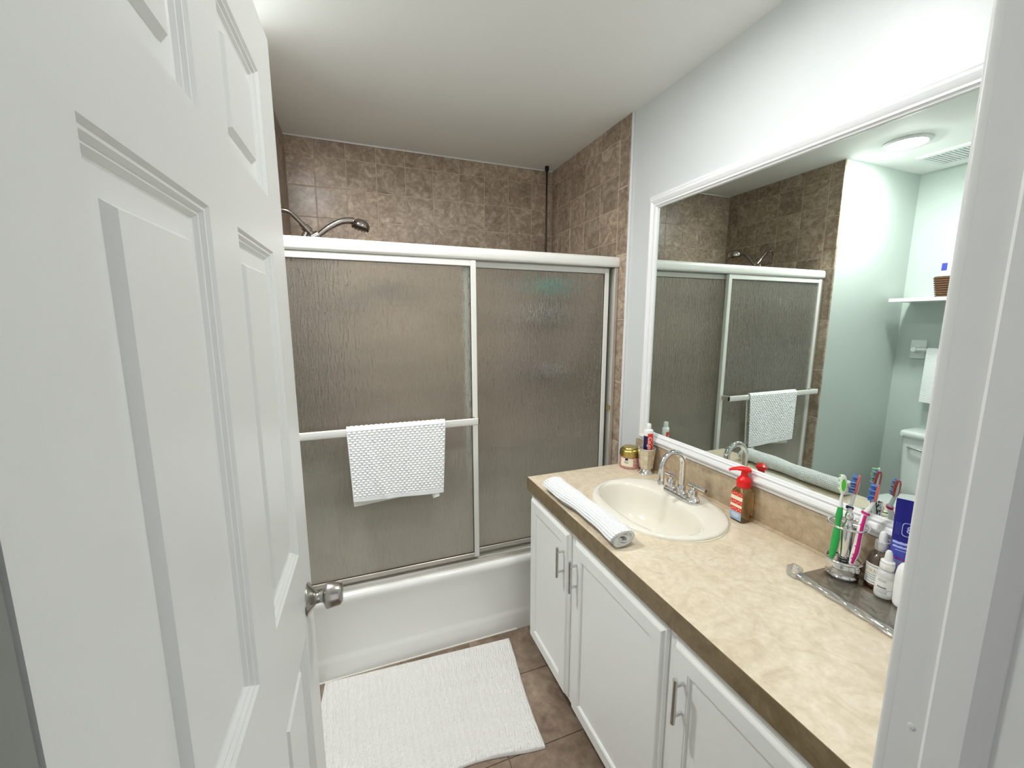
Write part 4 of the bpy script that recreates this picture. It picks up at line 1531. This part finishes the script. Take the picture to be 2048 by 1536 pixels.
# world-space guide points
brush([(1.4460, 0.6400, 0.9165), (1.4505, 0.6405, 0.935), (1.4582, 0.6422, 0.9676), (1.467, 0.6462, 1.0063), (1.4675, 0.6462, 1.0300), (1.4677, 0.6456, 1.0562), (1.4674, 0.6452, 1.084), (1.4687, 0.6437, 1.1050), (1.4672, 0.6465, 1.1335)],
      [(0.0042, 0.0036), (0.0068, 0.005), (0.0078, 0.0055), (0.0052, 0.0045), (0.0066, 0.005), (0.0046, 0.0042), (0.0030, 0.0028), (0.0032, 0.003), (0.003, 0.002)],
      'white_plastic', 'green_plastic', (0.62, 0.75, 0), 'white_plastic', ['lime', 'white_plastic'], 'green and white toothbrush with its head turned away in the chrome holder', (0.0, 0.62), back='lime', gw=(1.12, 1.15), goff=0.0003)
brush([(1.4815, 0.6190, 0.9165), (1.4822, 0.6240, 0.94), (1.483, 0.6274, 0.9633), (1.4857, 0.633, 1.0096), (1.489, 0.6365, 1.0422), (1.4945, 0.6362, 1.0628), (1.4970, 0.634, 1.0843), (1.4990, 0.6300, 1.1056), (1.4985, 0.6290, 1.1345)],
      [(0.004, 0.0036), (0.0065, 0.005), (0.007, 0.005), (0.0055, 0.0045), (0.006, 0.005), (0.005, 0.004), (0.0042, 0.0036), (0.0036, 0.003), (0.003, 0.002)],
      'white_plastic', 'navy', (-0.55, 0.83, 0.1), 'bristle_red', ['bristle_blue', 'bristle_deep'], 'white toothbrush with navy grip and blue bristles in the chrome holder', (0.05, 0.50), collar=0.55)
brush([(1.4620, 0.6030, 0.9165), (1.4650, 0.6010, 0.935), (1.4693, 0.5997, 0.9528), (1.4746, 0.5998, 0.9929), (1.4802, 0.6000, 1.0261), (1.4890, 0.6010, 1.0481), (1.4936, 0.5966, 1.0637), (1.4975, 0.5905, 1.0850), (1.4990, 0.5870, 1.1020), (1.4985, 0.5870, 1.1260)],
      [(0.0045, 0.0038), (0.0075, 0.0052), (0.0085, 0.0056), (0.0072, 0.005), (0.0070, 0.005), (0.0064, 0.0048), (0.0055, 0.0042), (0.0042, 0.0036), (0.0036, 0.003), (0.003, 0.002)],
      'white_plastic', 'magenta', (-0.55, 0.83, 0.1), 'bristle_red', ['bristle_blue', 'bristle_deep'], 'white and magenta toothbrush with dotted grip in the chrome holder', (0.02, 0.55), dots=True, collar=0.58)

# ------------------------------------------------------------------ dropper bottles
D1X, D1Y = 1.4905, 0.5560
d1 = empty('serum_bottle', (D1X, D1Y, ZT_))
tag(d1, 'round clear serum bottle of peach liquid with silver dropper collar', 'bottle')
obj('liquid', lathe(NB(), [(0.022, 0.0035), (0.0245, 0.007), (0.0245, 0.030), (0.002, 0.0305)], 36), 'peach_glass', d1, True)
gl = obj('glass_body', lathe(NB(), [(0.024, 0.0), (0.0262, 0.002), (0.0265, 0.008), (0.0265, 0.064), (0.0255, 0.074), (0.0215, 0.083), (0.0150, 0.090), (0.0120, 0.094), (0.0120, 0.100)], 40), 'clear_glass', d1, True)
f1 = facing(D1X, D1Y)
l1 = obj('label', patch(NB(), (0, 0), 0.0268, f1 - 1.25, f1 + 0.85, 0.010, 0.062, 24), 'label_white', gl, True)
text('lettering', 'FIRM', 0.0135, cyl_fn((0, 0), 0.0271, 0.044, f1 - 0.52), 'ink_gold', l1)
for z, w in ((0.056, 0.55), (0.034, 0.6), (0.028, 0.6), (0.0225, 0.5), (0.015, 0.65)):
    obj('print_line', patch(NB(), (0, 0), 0.0270, f1 - 0.46 - w, f1 - 0.46 + w, z, z + 0.0016, 10), 'ink_grey', l1)
obj('dropper_collar', lathe(NB(), [(0.0140, 0.096), (0.0145, 0.097), (0.0145, 0.117), (0.0135, 0.119), (0.008, 0.1195)], 32), 'silver_plastic', d1, True, 35)
obj('dropper_bulb', lathe(NB(), [(0.0088, 0.119), (0.0085, 0.130), (0.0078, 0.138), (0.0055, 0.143), (0.001, 0.145)], 24), 'white_rubber', d1, True)
obj('pipette', lathe(NB(), [(0.002, 0.012), (0.0032, 0.025), (0.0032, 0.096)], 12), 'clear_glass', d1, True)

D2X, D2Y = 1.457, 0.5256
d2 = empty('serum_bottle', (D2X, D2Y, ZT_))
tag(d2, 'small frosted white dropper bottle in front of the peach serum', 'bottle')
bd = obj('body', lathe(NB(), [(0.0165, 0.0), (0.0182, 0.002), (0.0185, 0.007), (0.0185, 0.052), (0.0175, 0.060), (0.0140, 0.066), (0.0105, 0.069), (0.0105, 0.073)], 36), 'frosted_plastic', d2, True)
f2 = facing(D2X, D2Y)
l2 = obj('label', patch(NB(), (0, 0), 0.01875, f2 - 1.2, f2 + 1.0, 0.010, 0.050, 24), 'label_white', bd, True)
obj('print_line', patch(NB(), (0, 0), 0.0190, f2 - 0.75, f2 + 0.2, 0.0262, 0.0300, 12), 'ink_grey', l2)
for z, a, b, h in ((0.046, 0.75, 0.15, 0.0012), (0.0425, 0.75, 0.10, 0.0012), (0.0228, 1.15, 0.95, 0.0009), (0.0190, 0.9, 0.35, 0.0011), (0.0160, 0.9, 0.30, 0.0011), (0.0130, 0.9, 0.35, 0.0011)):
    obj('print_line', patch(NB(), (0, 0), 0.0189, f2 - a, f2 + b, z, z + h, 10), 'ink_grey', l2)
obj('screw_collar', lathe(NB(), [(0.0135, 0.071), (0.0142, 0.072), (0.0142, 0.083), (0.0130, 0.086), (0.0138, 0.088), (0.0132, 0.091), (0.0085, 0.0925)], 32), 'white_plastic', d2, True, 35)
obj('dropper_bulb', lathe(NB(), [(0.0078, 0.092), (0.0070, 0.106), (0.0062, 0.113), (0.004, 0.1175), (0.001, 0.1185)], 24), 'white_rubber', d2, True)

# ------------------------------------------------------------------ blue squeeze tube standing on its cap
BX, BY = 1.4905, 0.5160
f3 = facing(BX, BY)
bt = empty('cream_tube', (BX, BY, ZT_), f3 + PI / 2)
tag(bt, 'tall navy cream tube fading to lilac leaning by the mirror frame', 'tube')
secs = [(0.019, 0.0175, 0.022), (0.0205, 0.0165, 0.05), (0.0225, 0.0120, 0.12), (0.0235, 0.006, 0.19), (0.024, 0.0015, 0.236), (0.024, 0.0012, 0.2425)]


def sec_at(z):
    for a, b in zip(secs, secs[1:]):
        if a[2] <= z <= b[2]:
            f = (z - a[2]) / (b[2] - a[2])
            return (a[0] + (b[0] - a[0]) * f, a[1] + (b[1] - a[1]) * f, z)
    return secs[-1]


bcol = None
for z0, z1, mt in ((0.022, 0.095, 'tube_pale'), (0.095, 0.140, 'tube_mid'), (0.140, 0.2425, 'tube_blue')):
    bm = NB()
    zs = [z0] + [s[2] for s in secs if z0 < s[2] < z1] + [z1]
    rs = tube_body(bm, [sec_at(z) for z in zs], 32)
    bm.faces.new(rs[0][::-1])
    bm.faces.new(rs[-1])
    o = obj('tube_body', bm, mt, bt, True, 60)
    bcol = bcol or o
obj('cap', lathe(NB(), [(0.018, 0.0), (0.0185, 0.002), (0.0185, 0.020), (0.017, 0.0225)], 32), 'navy', bt, True, 40)


def on_bt(x, y, z0):
    z = z0 + y
    ax, ay, _ = sec_at(z)
    lx_ = max(-ax * 0.97, min(ax * 0.97, x))
    return Vector((lx_, -(ay + 0.0004) * math.sqrt(max(0.0, 1 - (lx_ / (ax + 0.0003)) ** 2)) - 0.0006, z))


# rounded-square emblem with an 8 in it
bm = NB()
zc8, xc8 = 0.172, 0.006
loopo, loopi = [], []
for i in range(40):
    a = 2 * PI * i / 40
    c, s = math.cos(a), math.sin(a)
    ex = 0.45
    px_, pz_ = math.copysign(abs(c) ** ex, c), math.copysign(abs(s) ** ex, s)
    loopo.append(bm.verts.new(on_bt(xc8 + 0.0135 * px_, 0.0165 * pz_, zc8)))
    loopi.append(bm.verts.new(on_bt(xc8 + 0.0121 * px_, 0.0151 * pz_, zc8)))
for i in range(40):
    j = (i + 1) % 40
    bm.faces.new((loopo[i], loopo[j], loopi[j], loopi[i]))
em = obj('emblem', bm, 'ink_pale', bt)
text('numeral', '8', 0.023, lambda x, y: on_bt(x + xc8, y, zc8), 'ink_pale', em)
for i in range(5):
    xq = -0.0185 + 0.0020 * i
    bm = NB()
    q = [bm.verts.new(on_bt(xq + dx, dz, zc8)) for dx, dz in ((0, -0.016), (0.0008, -0.016), (0.0008, 0.014), (0, 0.014))]
    bm.faces.new(q)
    obj('print_stripe', bm, 'tube_mid', em)
for zq, w, h, mt in ((0.137, 0.017, 0.006, 'ink_pale'), (0.127, 0.016, 0.005, 'ink_pale'), (0.119, 0.011, 0.0018, 'ink_pale'), (0.099, 0.013, 0.0020, 'magenta')):
    bm = NB()
    cols_ = [-w + 2 * w * i / 10 - 0.003 for i in range(11)]
    lo = [bm.verts.new(on_bt(x, -h / 2, zq)) for x in cols_]
    hi = [bm.verts.new(on_bt(x, h / 2 * (1 if (i % 3) else 0.6), zq)) for i, x in enumerate(cols_)]
    for i in range(10):
        bm.faces.new((lo[i], lo[i + 1], hi[i + 1], hi[i]))
    obj('print_line', bm, mt, em)

# white bottle half hidden by the jamb
WX, WY = 1.456, 0.4865
wb = empty('lotion_bottle', (WX, WY, ZT_))
tag(wb, 'rounded plain white bottle at the tray end beside the door jamb', 'bottle')
obj('body', lathe(NB(), [(0.024, 0.0), (0.0265, 0.003), (0.0275, 0.010), (0.0290, 0.045), (0.0285, 0.075), (0.0255, 0.092), (0.0185, 0.102), (0.010, 0.106), (0.002, 0.107)], 36, sx=0.71, sy=0.71), 'white_plastic', wb, True)

# ------------------------------------------------------------------ toilet alcove (seen in the mirror)
TX, TYc = XA, 1.30
to = empty('toilet', (TX, TYc, 0))
tag(to, 'white toilet with lidded tank in the alcove seen in the mirror', 'toilet')
bm = NB()
rs = [rrect(bm, 0.09, hy, 0.03, z) for hy, z in ((0.19, 0.40), (0.205, 0.43), (0.222, 0.76), (0.222, 0.785))]
for ring in rs:
    for v in ring:
        v.co.x += 0.105
loft(bm, rs, True, True)
obj('tank', bm, 'toilet_white', to, True, 50)
bm = NB()
rs = [rrect(bm, hx, hy, 0.035, z) for hx, hy, z in ((0.095, 0.228, 0.787), (0.102, 0.236, 0.793), (0.102, 0.236, 0.815), (0.096, 0.230, 0.827), (0.086, 0.22, 0.830))]
for ring in rs:
    for v in ring:
        v.co.x += 0.107
loft(bm, rs, True, True)
obj('tank_lid', bm, 'toilet_white', to, True, 50)
obj('flush_lever', tube(NB(), [(0.195, 0.17, 0.73), (0.212, 0.17, 0.73), (0.216, 0.14, 0.728), (0.216, 0.09, 0.722)], 0.007, 10), 'chrome', to, True)


def egg(bm, cx, ax, ay, z, n=40):
    return [bm.verts.new((cx + ax * math.cos(2 * PI * i / n), ay * math.sin(2 * PI * i / n) * (1 - 0.12 * math.cos(2 * PI * i / n)), z)) for i in range(n)]


bm = NB()
loft(bm, [egg(bm, 0.34, 0.20, 0.11, 0.0), egg(bm, 0.34, 0.19, 0.10, 0.05), egg(bm, 0.36, 0.20, 0.115, 0.18), egg(bm, 0.42, 0.25, 0.165, 0.33), egg(bm, 0.43, 0.265, 0.18, 0.385), egg(bm, 0.43, 0.262, 0.178, 0.40)], True, True)
obj('bowl', bm, 'toilet_white', to, True, 60)
bm = NB()
loft(bm, [egg(bm, 0.44, 0.262, 0.185, 0.4005), egg(bm, 0.44, 0.268, 0.19, 0.41), egg(bm, 0.44, 0.262, 0.186, 0.43), egg(bm, 0.44, 0.2, 0.14, 0.436)], True, True)
obj('seat_lid', bm, 'toilet_white', to, True, 50)
obj('bowl_neck', B(0.16, 0.30, -0.12, 0.12, 0.30, 0.40, 0.02), 'toilet_white', to, True)

shf = obj('wall_shelf', B(0.0, 0.25, -0.86, 0.0, -0.011, 0.011, 0.001, 1), 'frame_white')
shf.location = (XA, 1.662, 1.664)
tag(shf, 'plain white wall shelf over the toilet seen in the mirror', 'shelf')
bk = empty('wicker_basket', (-0.645, 1.44, 1.675))
tag(bk, 'dark brown wicker basket on the white wall shelf', 'basket')
obj('body', lathe(NB(), [(0.045, 0.0), (0.050, 0.004), (0.068, 0.118), (0.071, 0.125), (0.066, 0.125), (0.046, 0.01), (0.004, 0.008)], 36, capt=True), 'wicker', bk, True, 60)
for k in range(9):
    z = 0.008 + 0.0135 * k
    r_ = 0.0505 + 0.0165 * k / 8
    obj('weave_band', tube(NB(), [((r_ + 0.0025 * (1 if (i + k) % 2 else -0.2)) * math.cos(2 * PI * i / 36), (r_ + 0.0025 * (1 if (i + k) % 2 else -0.2)) * math.sin(2 * PI * i / 36), z) for i in range(36)], 0.005, 6, closed=True), 'wicker', bk, True)
pk = empty('tissue_pack', (-0.645, 1.445, 1.686))
tag(pk, 'white packet with blue print sticking out of the wicker basket', 'packet')
obj('wrapper', B(-0.03, 0.03, -0.036, 0.036, 0.0, 0.225, 0.012, 3), 'label_white', pk, True)
obj('print_patch', B(0.0302, 0.0308, 0.004, 0.030, 0.150, 0.195), 'tube_mid', pk)
obj('print_patch', B(-0.012, 0.012, 0.0362, 0.0368, 0.155, 0.19), 'tube_mid', pk)

# ceramic towel bar with a towel, beside the toilet
cb = empty('towel_rail', (XA, 1.585, 1.347))
tag(cb, 'white ceramic towel rail on the alcove wall under the shelf', 'towel rail')
for y in (0.0, -0.56):
    k = obj('wall_plate', B(0.0, 0.014, y - 0.042, y + 0.042, -0.062, 0.062, 0.006, 3), 'toilet_white', cb, True)
    obj('post', lathe(NB(), [(0.028, 0.012), (0.022, 0.022), (0.017, 0.04), (0.018, 0.062), (0.014, 0.068), (0.003, 0.07)], 24, (0, y, 0.0), rot=Matrix.Rotation(R(90), 3, 'Y')), 'toilet_white', k, True)
obj('rail', tube(NB(), [(0.052, -0.56, 0), (0.052, 0.0, 0)], 0.009, 14), 'toilet_white', cb, True)


def alcove_towel():
    t = empty('hand_towel', (XA + 0.052, 1.30, 1.36))
    tag(t, 'white towel hanging from the ceramic rail above the toilet', 'towel')
    nu, nv = 120, 160
    u = np.linspace(0, 1, nu)
    lf = 0.34
    arc = PI * 0.013
    d = np.linspace(0, 2 * lf + arc, nv)
    UU, DD = np.meshgrid(u, d, indexing='ij')
    f = DD < lf
    b = DD > lf + arc
    a = np.clip((DD - lf) / arc, 0, 1) * PI
    X = 0.013 * np.cos(a)
    Z = -0.013 + 0.013 * np.sin(a) - np.where(f, lf - DD, 0) - np.where(b, DD - lf - arc, 0)
    bump = np.sin(UU * 0.34 / 0.010 * PI) * np.sin(DD / 0.008 * PI) * 0.0016
    X = X + np.where(f, 1, -0.4) * (bump + 0.004 * np.sin(UU * 14) * np.clip(-Z / 0.3, 0, 1) * f)
    Y = 0.215 - UU * 0.40
    o = np_grid('cloth', np.stack([X, Y, Z], -1).reshape(-1, 3), nu, nv, 'towel', t)
    md = o.modifiers.new('thick', 'SOLIDIFY')
    md.thickness = 0.003
    obj('care_tag', B(0.013, 0.0145, 0.10, 0.125, -0.385, -0.352), 'ink_grey', t)


alcove_towel()

# exhaust vent in the ceiling
ev = empty('ceiling_vent', (-0.50, 1.42, H))
tag(ev, 'white slotted exhaust vent in the ceiling seen in the mirror', 'vent')
bm = NB()
rings(bm, -0.14, 0.14, -0.14, 0.14, [(0, 0), (0.003, 0.008), (0.016, 0.012), (0.030, 0.012), (0.032, 0.004)], lambda u, v, w: (u, v, -w), fill=False)
obj('frame', bm, 'frame_white', ev)
obj('backing', B(-0.11, 0.11, -0.11, 0.11, -0.004, 0.0), 'ink_grey', ev)
for k in range(12):
    y = -0.10 + 0.0182 * k
    obj('slat', B(-0.108, 0.108, y - 0.006, y + 0.006, -0.011, -0.005, 0.001, 1), 'frame_white', ev)
